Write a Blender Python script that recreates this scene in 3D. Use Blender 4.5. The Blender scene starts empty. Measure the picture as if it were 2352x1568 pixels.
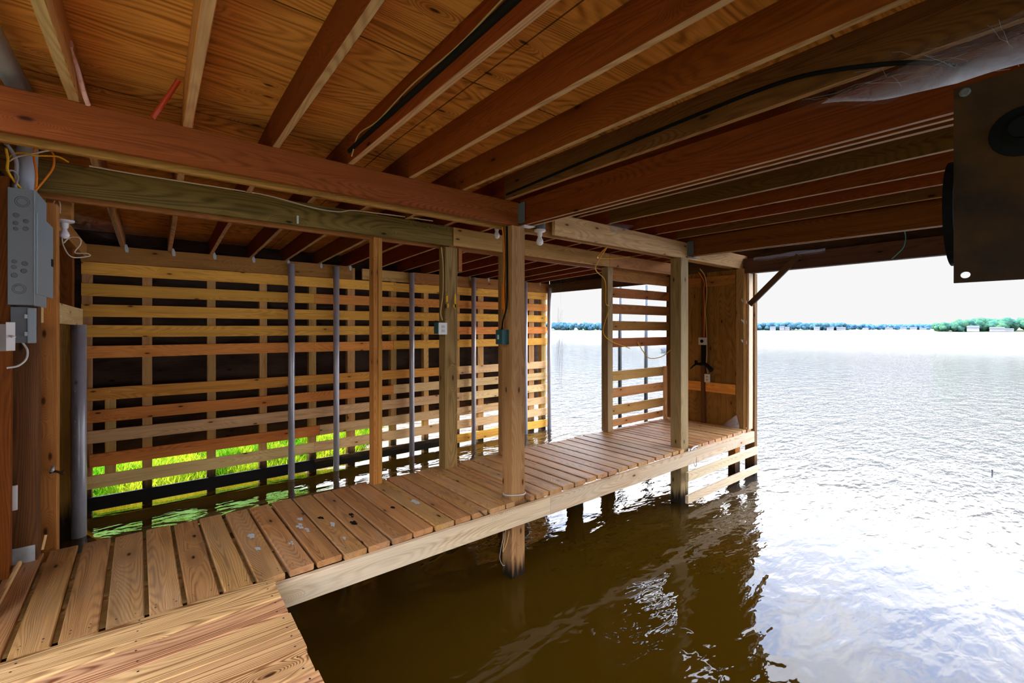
import bpy, bmesh, math, random
from mathutils import Vector, Matrix, Quaternion, noise
R = random.Random(7)
SC = bpy.context.scene
COL = SC.collection
S = 1.37                      # metres per survey unit (camera stands one unit above the walkway)
WZ = -1.474                   # water level in survey units
def V(x, y, z): return Vector((x * S, y * S, (z - WZ) * S))

# ------------------------------------------------------------------ survey camera
F_PX, CX, HZ = 1027.0, 1176.0, 755.0
TH = math.atan((2463.0 - CX) / F_PX)
FW = Vector((math.cos(TH), math.sin(TH), 0)); RT = Vector((math.sin(TH), -math.cos(TH), 0))
def ray(u, v): return FW + RT * ((u - CX) / F_PX) + Vector((0, 0, (HZ - v) / F_PX))
def onX(u, v, x): r = ray(u, v); return r * (x / r.x)
def onY(u, v, y): r = ray(u, v); return r * (y / r.y)
def onZ(u, v, z): r = ray(u, v); return r * (z / r.z)

# ------------------------------------------------------------------ materials
def mat(name):
    m = bpy.data.materials.new(name); m.use_nodes = True
    nt = m.node_tree; nt.nodes.clear()
    return m, nt
class N:
    def __init__(s, nt): s.nt = nt
    def __call__(s, typ, inputs=None, **kw):
        n = s.nt.nodes.new(typ)
        for k, v in kw.items(): setattr(n, k, v)
        for k, v in (inputs or {}).items():
            if hasattr(v, 'is_output') and v.is_output: s.nt.links.new(v, n.inputs[k])
            else: n.inputs[k].default_value = v
        return n
    def math(s, op, a, b=0.0, c=None, clamp=False):
        ins = {0: a, 1: b}
        if c is not None: ins[2] = c
        return s('ShaderNodeMath', ins, operation=op, use_clamp=clamp).outputs[0]
    def mix(s, fac, a, b, mode='MIX'):
        n = s('ShaderNodeMix', data_type='RGBA', blend_type=mode)
        for k, v in ((0, fac), (6, a), (7, b)):
            if hasattr(v, 'is_output') and v.is_output: s.nt.links.new(v, n.inputs[k])
            else: n.inputs[k].default_value = v
        return n.outputs[2]
    def ramp(s, fac, stops):
        n = s('ShaderNodeMapRange', {'Value': fac, 'From Min': stops[0], 'From Max': stops[1], 'To Min': 0.0, 'To Max': 1.0}, interpolation_type='SMOOTHSTEP')
        return n.outputs[0]
def c4(c): return (c[0], c[1], c[2], 1.0)

def wood(name, light, dark, ring=0.6, k=26.0, stretch=(0.55, 5.0, 5.0), knots=0.5, vary=0.16, hue=0.014, rough=0.72,
         fibre=0.3, grey=None, grey_amt=0.0, wet=None, bump=0.25, stain=0.25, spec=0.12, seam=None):
    m, nt = mat(name); n = N(nt)
    tc = n('ShaderNodeTexCoord'); oi = n('ShaderNodeObjectInfo')
    rnd = oi.outputs['Random']
    off = n('ShaderNodeCombineXYZ', {0: n.math('MULTIPLY', rnd, 41.7), 1: n.math('MULTIPLY', rnd, 17.3), 2: n.math('MULTIPLY', rnd, 9.1)}).outputs[0]
    p = n('ShaderNodeVectorMath', {0: tc.outputs['Object'], 1: off}, operation='ADD').outputs[0]
    def sc(v): return n('ShaderNodeVectorMath', {0: p, 1: v}, operation='MULTIPLY').outputs[0]
    ps = n('ShaderNodeSeparateXYZ', {0: p})
    kv = n('ShaderNodeCombineXYZ', {0: n.math('MULTIPLY', ps.outputs[0], 2.6), 1: n.math('MULTIPLY', n.math('ADD', ps.outputs[1], ps.outputs[2]), 7.0), 2: 0.0}).outputs[0]
    vor = n('ShaderNodeTexVoronoi', {'Vector': kv, 'Scale': 1.0, 'Randomness': 1.0}, feature='F1', voronoi_dimensions='2D')
    kd = vor.outputs['Distance']
    gate = n('ShaderNodeSeparateColor', {0: vor.outputs['Color']}).outputs[0]
    gate = n.math('LESS_THAN', gate, knots)
    kn = n.math('MULTIPLY', n.math('SUBTRACT', 1.0, n.ramp(kd, (0.03, 0.095))), gate)
    khalo = n.math('MULTIPLY', n.math('SUBTRACT', 1.0, n.ramp(kd, (0.03, 0.42))), gate)
    h = n('ShaderNodeTexNoise', {'Vector': sc(stretch), 'Scale': 1.0, 'Detail': 1.2, 'Roughness': 0.4, 'Distortion': 0.1}).outputs[0]
    wob = n('ShaderNodeTexNoise', {'Vector': sc((5.0, 30.0, 30.0)), 'Scale': 1.0, 'Detail': 1.0}).outputs[0]
    h = n.math('ADD', n.math('MULTIPLY_ADD', khalo, 0.16, h), n.math('MULTIPLY', wob, 0.010))
    w = n.math('SINE', n.math('MULTIPLY', h, k * 6.283))
    w = n.math('MULTIPLY_ADD', w, 0.5, 0.5)
    w = n.math('POWER', w, 1.8)
    fib = n('ShaderNodeTexNoise', {'Vector': sc((3.0, 130.0, 130.0)), 'Scale': 1.0, 'Detail': 2.0, 'Roughness': 0.65}).outputs[0]
    streak = n('ShaderNodeTexNoise', {'Vector': sc((0.7, 22.0, 22.0)), 'Scale': 1.0, 'Detail': 1.0, 'Roughness': 0.6}).outputs[0]
    blot = n('ShaderNodeTexNoise', {'Vector': sc((1.1, 5.0, 5.0)), 'Scale': 1.0, 'Detail': 2.5, 'Roughness': 0.6}).outputs[0]
    ring_amt = n.math('MULTIPLY', w, n.math('MULTIPLY_ADD', n.ramp(streak, (0.3, 0.7)), ring * 0.8, ring * 0.4))
    col = n.mix(ring_amt, c4(light), c4(dark))
    col = n.mix(n.math('MULTIPLY', n.ramp(streak, (0.5, 0.8)), 0.35), col, c4([d * 1.1 for d in dark]))
    col = n.mix(n.math('MULTIPLY', n.ramp(fib, (0.42, 0.75)), fibre), col, c4([d * 0.75 for d in dark]))
    if grey:
        g2 = n('ShaderNodeTexNoise', {'Vector': sc((0.9, 3.5, 3.5)), 'Scale': 1.3, 'Detail': 3.0, 'Roughness': 0.65}).outputs[0]
        col = n.mix(n.math('MULTIPLY', n.ramp(g2, (0.4, 0.65)), grey_amt), col, c4(grey))
    col = n.mix(n.math('MULTIPLY', n.ramp(blot, (0.52, 0.74)), stain), col, c4([d * 0.45 for d in dark]))
    col = n.mix(n.math('MULTIPLY', khalo, 0.35), col, c4(dark))
    col = n.mix(kn, col, c4([d * 0.28 for d in dark]))
    hs = n('ShaderNodeHueSaturation', {'Color': col, 'Hue': n.math('MULTIPLY_ADD', rnd, hue * 2, 0.5 - hue), 'Saturation': 1.0,
            'Value': n.math('MULTIPLY_ADD', n.math('FRACT', n.math('MULTIPLY', rnd, 7.31)), vary * 2, 1.0 - vary), 'Fac': 1.0})
    col = hs.outputs[0]
    rg = rough
    if wet is not None:      # algae-black tide mark: (height of clean wood, height of full black) in metres above the lake
        geo = n('ShaderNodeNewGeometry')
        z = n('ShaderNodeSeparateXYZ', {0: geo.outputs['Position']}).outputs[2]
        jag = n('ShaderNodeTexNoise', {'Vector': sc((4.0, 40.0, 40.0)), 'Scale': 1.0, 'Detail': 3.0}).outputs[0]
        z = n.math('MULTIPLY_ADD', n.math('SUBTRACT', jag, 0.5), -0.22, z)
        f = n.math('SUBTRACT', 1.0, n.ramp(z, (wet[1], wet[0])))
        col = n.mix(n.math('MULTIPLY', f, 0.96), col, (0.006, 0.005, 0.004, 1))
    if seam:                 # sheet joints: (length, width) of a sheet in metres
        q = n('ShaderNodeSeparateXYZ', {0: tc.outputs['Object']})
        fx = n.math('ABSOLUTE', n.math('SUBTRACT', n.math('FRACT', n.math('DIVIDE', q.outputs[0], seam[0])), 0.5))
        fy = n.math('ABSOLUTE', n.math('SUBTRACT', n.math('FRACT', n.math('DIVIDE', q.outputs[1], seam[1])), 0.5))
        lx = n.math('LESS_THAN', fx, 0.004 / seam[0] * 0.5 * 2); ly = n.math('LESS_THAN', fy, 0.004 / seam[1])
        col = n.mix(n.math('MULTIPLY', n.math('MAXIMUM', lx, ly), 0.8), col, (0.01, 0.005, 0.002, 1))
    bh = n.math('ADD', n.math('MULTIPLY', w, -0.5), n.math('MULTIPLY', fib, 0.6))
    bp = n('ShaderNodeBump', {'Strength': bump, 'Distance': 0.003, 'Height': bh})
    b = n('ShaderNodeBsdfPrincipled', {'Base Color': col, 'Roughness': rg, 'Normal': bp.outputs[0], 'Specular IOR Level': spec})
    o = n('ShaderNodeOutputMaterial', {0: b.outputs[0]})
    return m

def plain(name, col, rough=0.5, metal=0.0, noise_amt=0.0, noise_scale=8.0, col2=None, spec=0.5, bump=0.0, trans=0.0):
    m, nt = mat(name); n = N(nt)
    c = c4(col)
    tc = n('ShaderNodeTexCoord')
    ins = {'Roughness': rough, 'Metallic': metal, 'Specular IOR Level': spec}
    if noise_amt:
        t = n('ShaderNodeTexNoise', {'Vector': tc.outputs['Object'], 'Scale': noise_scale, 'Detail': 5.0, 'Roughness': 0.65}).outputs[0]
        c = n.mix(n.math('MULTIPLY', n.ramp(t, (0.38, 0.66)), noise_amt), c, c4(col2 or [x * 0.5 for x in col]))
        if bump: ins['Normal'] = n('ShaderNodeBump', {'Strength': bump, 'Distance': 0.004, 'Height': t}).outputs[0]
    ins['Base Color'] = c
    b = n('ShaderNodeBsdfPrincipled', ins)
    n('ShaderNodeOutputMaterial', {0: b.outputs[0]})
    return m

M = {}
M['deck'] = wood('weathered_deck_wood', (0.62, 0.305, 0.095), (0.21, 0.082, 0.022), ring=0.62, k=58, knots=0.16, grey=(0.46, 0.30, 0.17), grey_amt=0.3, stain=0.38, rough=0.5, bump=0.4, vary=0.15, hue=0.008, spec=0.4)
M['platform'] = wood('honey_deck_wood', (0.76, 0.425, 0.160), (0.21, 0.078, 0.020), ring=0.9, k=52, knots=0.2, stretch=(0.4, 4.5, 4.5), stain=0.18, rough=0.6, bump=0.35, vary=0.08)
M['fascia'] = wood('pale_bleached_wood', (0.80, 0.60, 0.37), (0.44, 0.26, 0.12), ring=0.5, k=45, knots=0.14, stain=0.05, vary=0.05, grey=(0.66, 0.54, 0.38), grey_amt=0.4)
M['slat'] = wood('yellow_pine_slat', (0.94, 0.395, 0.075), (0.50, 0.160, 0.020), ring=0.45, k=42, knots=0.34, stain=0.10, vary=0.13, hue=0.016)
M['weathered'] = wood('grey_brown_header', (0.135, 0.070, 0.040), (0.065, 0.030, 0.016), ring=0.5, k=40, knots=0.15, vary=0.08)
M['slatpale'] = wood('pale_pine_slat', (0.92, 0.60, 0.26), (0.52, 0.26, 0.085), ring=0.42, k=42, knots=0.34, stain=0.10, vary=0.1, hue=0.012)
M['slatwet'] = wood('tide_black_slat', (0.30, 0.17, 0.07), (0.14, 0.07, 0.03), ring=0.5, k=42, knots=0.2, wet=(0.30, 0.10), vary=0.1)
M['slatblack'] = wood('algae_black_board', (0.014, 0.013, 0.012), (0.007, 0.006, 0.006), ring=0.5, k=42, knots=0.1, vary=0.1, rough=0.55)
M['stud'] = wood('pine_stud', (0.66, 0.37, 0.12), (0.34, 0.15, 0.04), ring=0.5, k=60, stretch=(0.3, 6, 6), knots=0.15, wet=(0.42, 0.16), vary=0.18)
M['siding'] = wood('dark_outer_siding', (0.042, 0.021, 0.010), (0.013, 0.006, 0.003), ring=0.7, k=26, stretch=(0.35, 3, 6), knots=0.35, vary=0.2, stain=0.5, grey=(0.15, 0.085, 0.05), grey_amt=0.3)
M['joist'] = wood('red_brown_joist', (0.255, 0.054, 0.006), (0.105, 0.018, 0.002), ring=0.5, k=58, knots=0.18, vary=0.2, hue=0.010, stain=0.2, rough=0.6)
M['joistend'] = wood('tan_joist', (0.62, 0.28, 0.075), (0.30, 0.10, 0.022), ring=0.6, k=45, knots=0.12, vary=0.12)
M['edge'] = wood('tan_lit_edge', (0.66, 0.40, 0.185), (0.34, 0.16, 0.06), ring=0.65, k=30, knots=0.12, vary=0.15)  # joist undersides: partly the wood's own tan, partly light from the water painted in
M['dolive'] = wood('olive_dark_joist', (0.185, 0.076, 0.017), (0.080, 0.028, 0.005), ring=0.6, k=50, knots=0.4, vary=0.12, stain=0.25)
M['beam'] = wood('red_beam', (0.29, 0.085, 0.014), (0.135, 0.031, 0.005), ring=0.55, k=62, knots=0.12, vary=0.05, stain=0.15)
M['beamtan'] = wood('tan_beam', (0.64, 0.33, 0.115), (0.34, 0.13, 0.035), ring=0.45, k=48, knots=0.22, vary=0.1)
M['beampale'] = wood('pale_beam', (0.78, 0.50, 0.22), (0.44, 0.22, 0.07), ring=0.5, k=40, knots=0.25, vary=0.05)
M['green'] = wood('green_treated_beam', (0.225, 0.140, 0.034), (0.072, 0.042, 0.012), ring=0.7, k=34, knots=0.22, stretch=(0.45, 4, 4), vary=0.04)
M['cap'] = wood('brown_cap_beam', (0.46, 0.190, 0.048), (0.22, 0.075, 0.016), ring=0.45, k=50, knots=0.25, vary=0.12)
M['ply'] = wood('plywood_ceiling', (0.88, 0.375, 0.085), (0.36, 0.112, 0.018), ring=0.72, k=30, stretch=(0.75, 3.2, 3.2), knots=0.10, vary=0.0, hue=0.0, stain=0.18, seam=(2.44, 1.22), rough=0.65)
M['plywall'] = wood('plywood_wall', (0.37, 0.165, 0.040), (0.18, 0.066, 0.014), ring=0.55, k=28, stretch=(0.9, 3.5, 3.5), knots=0.12, vary=0.04, stain=0.35)
M['post'] = wood('brown_post', (0.48, 0.275, 0.095), (0.22, 0.105, 0.030), ring=0.5, k=48, stretch=(0.35, 6, 6), knots=0.25, wet=(0.20, 0.02), vary=0.06)
M['postgreen'] = wood('olive_post', (0.38, 0.235, 0.080), (0.15, 0.082, 0.024), ring=0.7, k=32, stretch=(0.4, 5, 5), knots=0.3, wet=(0.20, 0.02), vary=0.06)
M['postpine'] = wood('pine_post', (0.56, 0.255, 0.055), (0.30, 0.105, 0.018), ring=0.45, k=44, stretch=(0.35, 6, 6), knots=0.3, wet=(0.42, 0.16), vary=0.1)
M['postpale'] = wood('pale_post', (0.44, 0.290, 0.145), (0.23, 0.128, 0.052), ring=0.5, k=40, stretch=(0.35, 5, 5), knots=0.3, wet=(0.22, 0.05), vary=0.08)
M['postdark'] = wood('dark_post', (0.20, 0.090, 0.027), (0.09, 0.036, 0.010), ring=0.6, k=50, stretch=(0.35, 6, 6), knots=0.2, wet=(0.30, 0.08), vary=0.1)
M['pipe'] = plain('galvanised_pipe', (0.56, 0.55, 0.59), 0.3, 0.4, 0.25, 5.0, (0.36, 0.355, 0.38))
M['pipedark'] = plain('dark_weathered_pipe', (0.05, 0.055, 0.055), 0.5, 0.2)
M['pvc'] = plain('grey_plastic_conduit', (0.36, 0.38, 0.41), 0.45, 0.0, 0.2, 6.0, (0.26, 0.27, 0.30))
M['panelgrey'] = plain('grey_panel_steel', (0.22, 0.235, 0.225), 0.5, 0.15, 0.2, 14.0, (0.22, 0.25, 0.26))
M['panelpale'] = plain('pale_panel_steel', (0.30, 0.36, 0.36), 0.45, 0.1)
M['darkgrey'] = plain('dark_grey_plastic', (0.13, 0.135, 0.14), 0.5)
M['white'] = plain('white_plastic', (0.78, 0.75, 0.68), 0.4)
M['offwhite'] = plain('grey_white_plastic', (0.55, 0.53, 0.48), 0.45)
M['glass'] = plain('frosted_bulb_glass', (0.86, 0.80, 0.78), 0.25)
M['ceramic'] = plain('porcelain_holder', (0.72, 0.66, 0.60), 0.3)
M['black'] = plain('black_rubber', (0.006, 0.006, 0.006), 0.8, spec=0.15)
M['teal'] = plain('teal_plastic_box', (0.012, 0.085, 0.095), 0.45)
M['steel'] = plain('bright_galvanised_plate', (0.55, 0.58, 0.58), 0.4, 0.6, 0.35, 40.0, (0.40, 0.42, 0.42))
M['rust'] = plain('rusty_steel', (0.075, 0.034, 0.010), 0.8, 0.1, 0.9, 3.0, (0.020, 0.012, 0.009), bump=0.4, spec=0.2)
M['orange'] = plain('orange_cable', (0.75, 0.20, 0.008), 0.6, spec=0.2)
M['yellow'] = plain('yellow_cable', (0.78, 0.40, 0.012), 0.6, spec=0.2)
M['tan'] = plain('tan_cable', (0.55, 0.33, 0.13), 0.55)
M['cream'] = plain('cream_cable', (0.72, 0.58, 0.40), 0.55)
M['greycable'] = plain('grey_cable', (0.32, 0.29, 0.27), 0.55)
M['redstick'] = plain('red_pvc', (0.55, 0.045, 0.004), 0.5, 0, 0.3, 30.0, (0.25, 0.04, 0.01))
M['twig'] = plain('pink_dry_foam', (0.85, 0.52, 0.40), 0.8, 0, 0.5, 30.0, (0.50, 0.14, 0.07), bump=0.8)
M['nail'] = plain('dark_nail_head', (0.03, 0.02, 0.015), 0.6, 0.3)
M['paint'] = plain('pale_grey_paint_fleck', (0.55, 0.56, 0.54), 0.7)
M['tar'] = plain('dark_tar_fleck', (0.014, 0.010, 0.008), 0.9, spec=0.05)
M['rope'] = plain('grey_rope', (0.50, 0.46, 0.40), 0.8)
M['tealrope'] = plain('teal_twine', (0.05, 0.42, 0.36), 0.6)
M['boatwhite'] = plain('white_boat_hull', (0.16, 0.17, 0.18), 0.5)
M['house'] = plain('pale_house_wall', (0.20, 0.195, 0.19), 0.7)
M['roofm'] = plain('grey_house_roof', (0.05, 0.055, 0.06), 0.8)
M['soil'] = plain('bank_turf', (0.16, 0.40, 0.010), 0.9, 0, 0.7, 2.5, (0.05, 0.17, 0.006))
M['mud'] = plain('lake_bed_mud', (0.05, 0.03, 0.012), 0.9)
M['shore'] = plain('far_shore_grass', (0.10, 0.12, 0.055), 0.9)

def grass_mat():
    m, nt = mat('grass_blades'); n = N(nt)
    tc = n('ShaderNodeTexCoord')
    t = n('ShaderNodeTexNoise', {'Vector': tc.outputs['Object'], 'Scale': 2.2, 'Detail': 4.0, 'Roughness': 0.8}).outputs[0]
    col = n.mix(n.ramp(t, (0.36, 0.62)), (0.055, 0.24, 0.004, 1), (0.50, 0.56, 0.03, 1))
    d = n('ShaderNodeBsdfDiffuse', {0: col}); tr = n('ShaderNodeBsdfTranslucent', {0: col})
    mx = n('ShaderNodeMixShader', {0: 0.35, 1: d.outputs[0], 2: tr.outputs[0]})
    n('ShaderNodeOutputMaterial', {0: mx.outputs[0]})
    return m
M['grass'] = grass_mat()
def leaf_mat(name, a, b):
    m, nt = mat(name); n = N(nt)
    tc = n('ShaderNodeTexCoord')
    t = n('ShaderNodeTexNoise', {'Vector': tc.outputs['Object'], 'Scale': 0.35, 'Detail': 6.0, 'Roughness': 0.75}).outputs[0]
    col = n.mix(n.ramp(t, (0.40, 0.60)), c4(a), c4(b))
    d = n('ShaderNodeBsdfDiffuse', {0: col}); n('ShaderNodeOutputMaterial', {0: d.outputs[0]})
    return m
M['leafhaze'] = leaf_mat('haze_tinted_foliage', (0.030, 0.075, 0.110), (0.048, 0.105, 0.120))  # distance haze painted into the leaf colour as a blue tint
M['leaffar'] = leaf_mat('hazy_blue_foliage', (0.040, 0.100, 0.170), (0.050, 0.115, 0.175))  # stronger haze blue painted into the most distant woods
M['leafnear'] = leaf_mat('green_foliage', (0.022, 0.075, 0.065), (0.060, 0.135, 0.070))

def web_mat():
    m, nt = mat('spider_silk'); n = N(nt)
    tc = n('ShaderNodeTexCoord')
    t = n('ShaderNodeTexNoise', {'Vector': tc.outputs['Object'], 'Scale': 9.0, 'Detail': 5.0, 'Roughness': 0.7, 'Distortion': 0.5}).outputs[0]
    at = n('ShaderNodeAttribute', attribute_name='thick')
    a = n.math('MULTIPLY', n.math('MULTIPLY_ADD', t, 0.9, 0.1), at.outputs['Fac'], clamp=True)
    d = n('ShaderNodeBsdfDiffuse', {0: (0.72, 0.72, 0.74, 1)}); tl = n('ShaderNodeBsdfTranslucent', {0: (0.72, 0.72, 0.74, 1)})
    mx = n('ShaderNodeMixShader', {0: 0.5, 1: d.outputs[0], 2: tl.outputs[0]})
    tp = n('ShaderNodeBsdfTransparent')
    o = n('ShaderNodeMixShader', {0: a, 1: tp.outputs[0], 2: mx.outputs[0]})
    n('ShaderNodeOutputMaterial', {0: o.outputs[0]})
    return m
M['web'] = web_mat()

def water_mat():
    m, nt = mat('brown_lake_water'); n = N(nt)
    tc = n('ShaderNodeTexCoord')
    def mp(rot, sc):
        return n('ShaderNodeMapping', {'Vector': tc.outputs['Object'], 'Rotation': (0, 0, rot), 'Scale': sc}).outputs[0]
    a = n('ShaderNodeTexNoise', {'Vector': mp(0.75, (1.5, 3.2, 1)), 'Scale': 1.0, 'Detail': 2.5, 'Roughness': 0.5, 'Distortion': 0.5}).outputs[0]
    b = n('ShaderNodeTexNoise', {'Vector': mp(0.5, (6.0, 13.0, 1)), 'Scale': 1.0, 'Detail': 2.0, 'Roughness': 0.5, 'Distortion': 0.4}).outputs[0]
    q = n('ShaderNodeSeparateXYZ', {0: tc.outputs['Object']})
    lake = n.ramp(q.outputs[0], (2.0, 9.0))        # calmer in the shelter of the boathouse
    hgt = n.math('ADD', n.math('MULTIPLY', a, 1.0), n.math('MULTIPLY', b, n.math('MULTIPLY_ADD', lake, 0.40, 0.09)))
    bp = n('ShaderNodeBump', {'Strength': 1.0, 'Distance': n.math('MULTIPLY_ADD', lake, 0.014, 0.018), 'Height': hgt})
    deep = n.ramp(q.outputs[0], (3.5, 8.0))        # amber over the shallow mud, grey-blue where the lake deepens
    d = n('ShaderNodeBsdfDiffuse', {0: n.mix(deep, (0.060, 0.029, 0.0015, 1), (0.020, 0.023, 0.026, 1))})
    far = n.ramp(q.outputs[0], (4.0, 80.0))
    g = n('ShaderNodeBsdfGlossy', {0: (1, 1, 1, 1), 1: n.math('MULTIPLY_ADD', far, 0.15, 0.02), 'Normal': bp.outputs[0]})
    fr = n('ShaderNodeFresnel', {0: 1.333, 'Normal': bp.outputs[0]})
    mx = n('ShaderNodeMixShader', {0: fr.outputs[0], 1: d.outputs[0], 2: g.outputs[0]})
    n('ShaderNodeOutputMaterial', {0: mx.outputs[0]})
    return m
M['water'] = water_mat()

# ------------------------------------------------------------------ object helpers
def props(o, label=None, cat=None, group=None, kind=None):
    if label: o['label'] = label
    if cat: o['category'] = cat
    if group: o['group'] = group
    if kind: o['kind'] = kind
    return o
def link(name, bm, mats, parent=None, loc=None, rot=None, smooth=False):
    me = bpy.data.meshes.new(name); bm.normal_update(); bm.to_mesh(me); bm.free()
    for m in (mats if isinstance(mats, (list, tuple)) else [mats]): me.materials.append(m if not isinstance(m, str) else M[m])
    if smooth:
        for p in me.polygons: p.use_smooth = True
    o = bpy.data.objects.new(name, me); COL.objects.link(o)
    mw = Matrix.Translation(loc or Vector((0, 0, 0))) @ (rot.to_4x4() if rot else Matrix.Identity(4))
    o.matrix_world = mw
    if parent:
        o.parent = parent
        o.matrix_parent_inverse = WM[parent.name].inverted()
    WM[o.name] = mw
    return o
WM = {}
def link_py(name, vs, fs, m, smooth=False):
    me = bpy.data.meshes.new(name); me.from_pydata([tuple(v) for v in vs], [], fs); me.materials.append(M[m]); me.update()
    if smooth: me.polygons.foreach_set('use_smooth', [True] * len(me.polygons))
    o = bpy.data.objects.new(name, me); COL.objects.link(o); WM[o.name] = Matrix.Identity(4); return o
def empty(name, loc):
    o = bpy.data.objects.new(name, None); COL.objects.link(o); o.location = loc; o.empty_display_size = 0.1
    WM[o.name] = Matrix.Translation(loc)
    return o

def lumber_bm(L, w, t, segs=8, cham=0.003, warp=0.0, seed=0, rough_ends=0.0):
    bm = bmesh.new(); rr = random.Random(seed)
    a, b, c = w / 2, t / 2, min(cham, w * 0.2, t * 0.2)
    prof = [(-a + c, -b), (a - c, -b), (a, -b + c), (a, b - c), (a - c, b), (-a + c, b), (-a, b - c), (-a, -b + c)]
    rings = []
    for i in range(segs + 1):
        x = -L / 2 + L * i / segs
        dy = warp * noise.noise(Vector((x * 0.9, seed * 3.7, 0))); dz = warp * noise.noise(Vector((x * 0.9, seed * 3.7, 9)))
        if rough_ends and i in (0, segs): x += rr.uniform(-rough_ends, rough_ends)
        rings.append([bm.verts.new((x, y + dy, z + dz)) for y, z in prof])
    for r0, r1 in zip(rings, rings[1:]):
        for i in range(8): bm.faces.new((r0[i], r0[(i + 1) % 8], r1[(i + 1) % 8], r1[i]))
    bm.faces.new(list(reversed(rings[0]))); bm.faces.new(rings[-1])
    return bm
SEED = [0]
def frame(p0, p1, wdir):
    X = (p1 - p0).normalized(); W = Vector(wdir); W = (W - X * W.dot(X)).normalized(); Z = X.cross(W)
    return Matrix((X, W, Z)).transposed()
def lumber(name, p0, p1, w, t, wdir, m, label=None, cat=None, group=None, parent=None, warp=0.004, segs=8, cham=0.003, kind='thing', extra=None, ends=0.0, under=None):
    """p0,p1 = centre line ends, w along wdir, t across; survey units."""
    SEED[0] += 1
    a, b = V(*p0), V(*p1)
    bm = lumber_bm((b - a).length, w * S, t * S, segs, cham, warp, SEED[0], ends)
    mats = [m]
    if extra: mats += extra(bm, (b - a).length, w * S, t * S)
    o = link(name, bm, mats, parent, (a + b) / 2, frame(a, b, wdir))
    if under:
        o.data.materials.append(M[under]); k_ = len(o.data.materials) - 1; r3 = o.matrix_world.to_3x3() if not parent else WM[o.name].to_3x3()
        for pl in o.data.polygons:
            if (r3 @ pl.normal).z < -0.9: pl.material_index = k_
    if not parent: props(o, label, cat, group, kind)
    return o
def bx(name, xr, yr, zr, ax, m, *args, **kw):
    """axis aligned timber from ranges; ax = long axis."""
    c = [(r[0] + r[1]) / 2 for r in (xr, yr, zr)]; d = [r[1] - r[0] for r in (xr, yr, zr)]
    p0, p1 = list(c), list(c); p0['xyz'.index(ax)] -= d['xyz'.index(ax)] / 2; p1['xyz'.index(ax)] += d['xyz'.index(ax)] / 2
    if ax == 'x': w, t, wd = d[2], d[1], (0, 0, 1)
    elif ax == 'y': w, t, wd = d[2], d[0], (0, 0, 1)
    else: w, t, wd = d[0], d[1], (1, 0, 0)
    return lumber(name, p0, p1, w, t, wd, m, *args, **kw)
def spline(pts, n=8):
    pts = [Vector(p) for p in pts]
    if len(pts) < 3: return pts
    q = [pts[0] * 2 - pts[1]] + pts + [pts[-1] * 2 - pts[-2]]; out = []
    for i in range(1, len(q) - 2):
        a, b, c, d = q[i - 1:i + 3]
        for k in range(n):
            t = k / n
            out.append(0.5 * ((2 * b) + (c - a) * t + (2 * a - 5 * b + 4 * c - d) * t * t + (3 * b - a - 3 * c + d) * t ** 3))
    out.append(pts[-1]); return out
def tube_into(bm, pts, r, sides=8, caps=True):
    rings = []; up = Vector((0.13, 0.27, 0.95))
    for i, p in enumerate(pts):
        d = (pts[min(i + 1, len(pts) - 1)] - pts[max(i - 1, 0)]).normalized()
        if abs(d.dot(up)) > 0.97: up = Vector((0.9, 0.3, 0.1))
        u = d.cross(up).normalized(); w = d.cross(u)
        rad = r(i / max(1, len(pts) - 1)) if callable(r) else r
        rings.append([bm.verts.new(p + (u * math.cos(2 * math.pi * k / sides) + w * math.sin(2 * math.pi * k / sides)) * rad) for k in range(sides)])
    for a, b in zip(rings, rings[1:]):
        for k in range(sides): bm.faces.new((a[k], b[k], b[(k + 1) % sides], a[(k + 1) % sides]))
    if caps: bm.faces.new(list(reversed(rings[0]))); bm.faces.new(rings[-1])
def tube(name, pts, r, m, label=None, cat=None, group=None, parent=None, sides=8, smooth=True, n=8):
    """pts in survey units, r in metres"""
    P = spline([V(*p) for p in pts], n)
    c = P[0].copy(); bm = bmesh.new(); tube_into(bm, [p - c for p in P], r, sides)
    o = link(name, bm, m, parent, c, smooth=smooth)
    if not parent: props(o, label, cat, group, 'thing')
    return o
def box_bm(d, bev=0.003, seg=2):
    bm = bmesh.new(); bmesh.ops.create_cube(bm, size=1.0)
    bmesh.ops.scale(bm, vec=d, verts=bm.verts)
    if bev: bmesh.ops.bevel(bm, geom=bm.edges[:], offset=bev, segments=seg, affect='EDGES', profile=0.6)
    return bm
def box(name, xr, yr, zr, m, label=None, cat=None, group=None, parent=None, bev=0.003, kind='thing'):
    a, b = V(xr[0], yr[0], zr[0]), V(xr[1], yr[1], zr[1])
    o = link(name, box_bm([abs(v) for v in (b - a)], bev), m, parent, (a + b) / 2)
    if not parent: props(o, label, cat, group, kind)
    return o
def lathe_bm(prof, sides=24, axis='z'):
    bm = bmesh.new(); rings = []
    for r, z in prof:
        rings.append([bm.verts.new((r * math.cos(2 * math.pi * k / sides), r * math.sin(2 * math.pi * k / sides), z)) for k in range(sides)])
    for a, b in zip(rings, rings[1:]):
        for k in range(sides): bm.faces.new((a[k], a[(k + 1) % sides], b[(k + 1) % sides], b[k]))
    bm.faces.new(list(reversed(rings[0]))); bm.faces.new(rings[-1])
    return bm
ONES = 'first second third fourth fifth sixth seventh eighth ninth tenth eleventh twelfth thirteenth fourteenth fifteenth sixteenth seventeenth eighteenth nineteenth'.split()
def ordn(i):
    if i < 20: return ONES[i - 1]
    t = {2: 'twent', 3: 'thirt', 4: 'fort'}[i // 10]
    return t + 'ieth' if i % 10 == 0 else t + 'y-' + ONES[i % 10 - 1]

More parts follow.
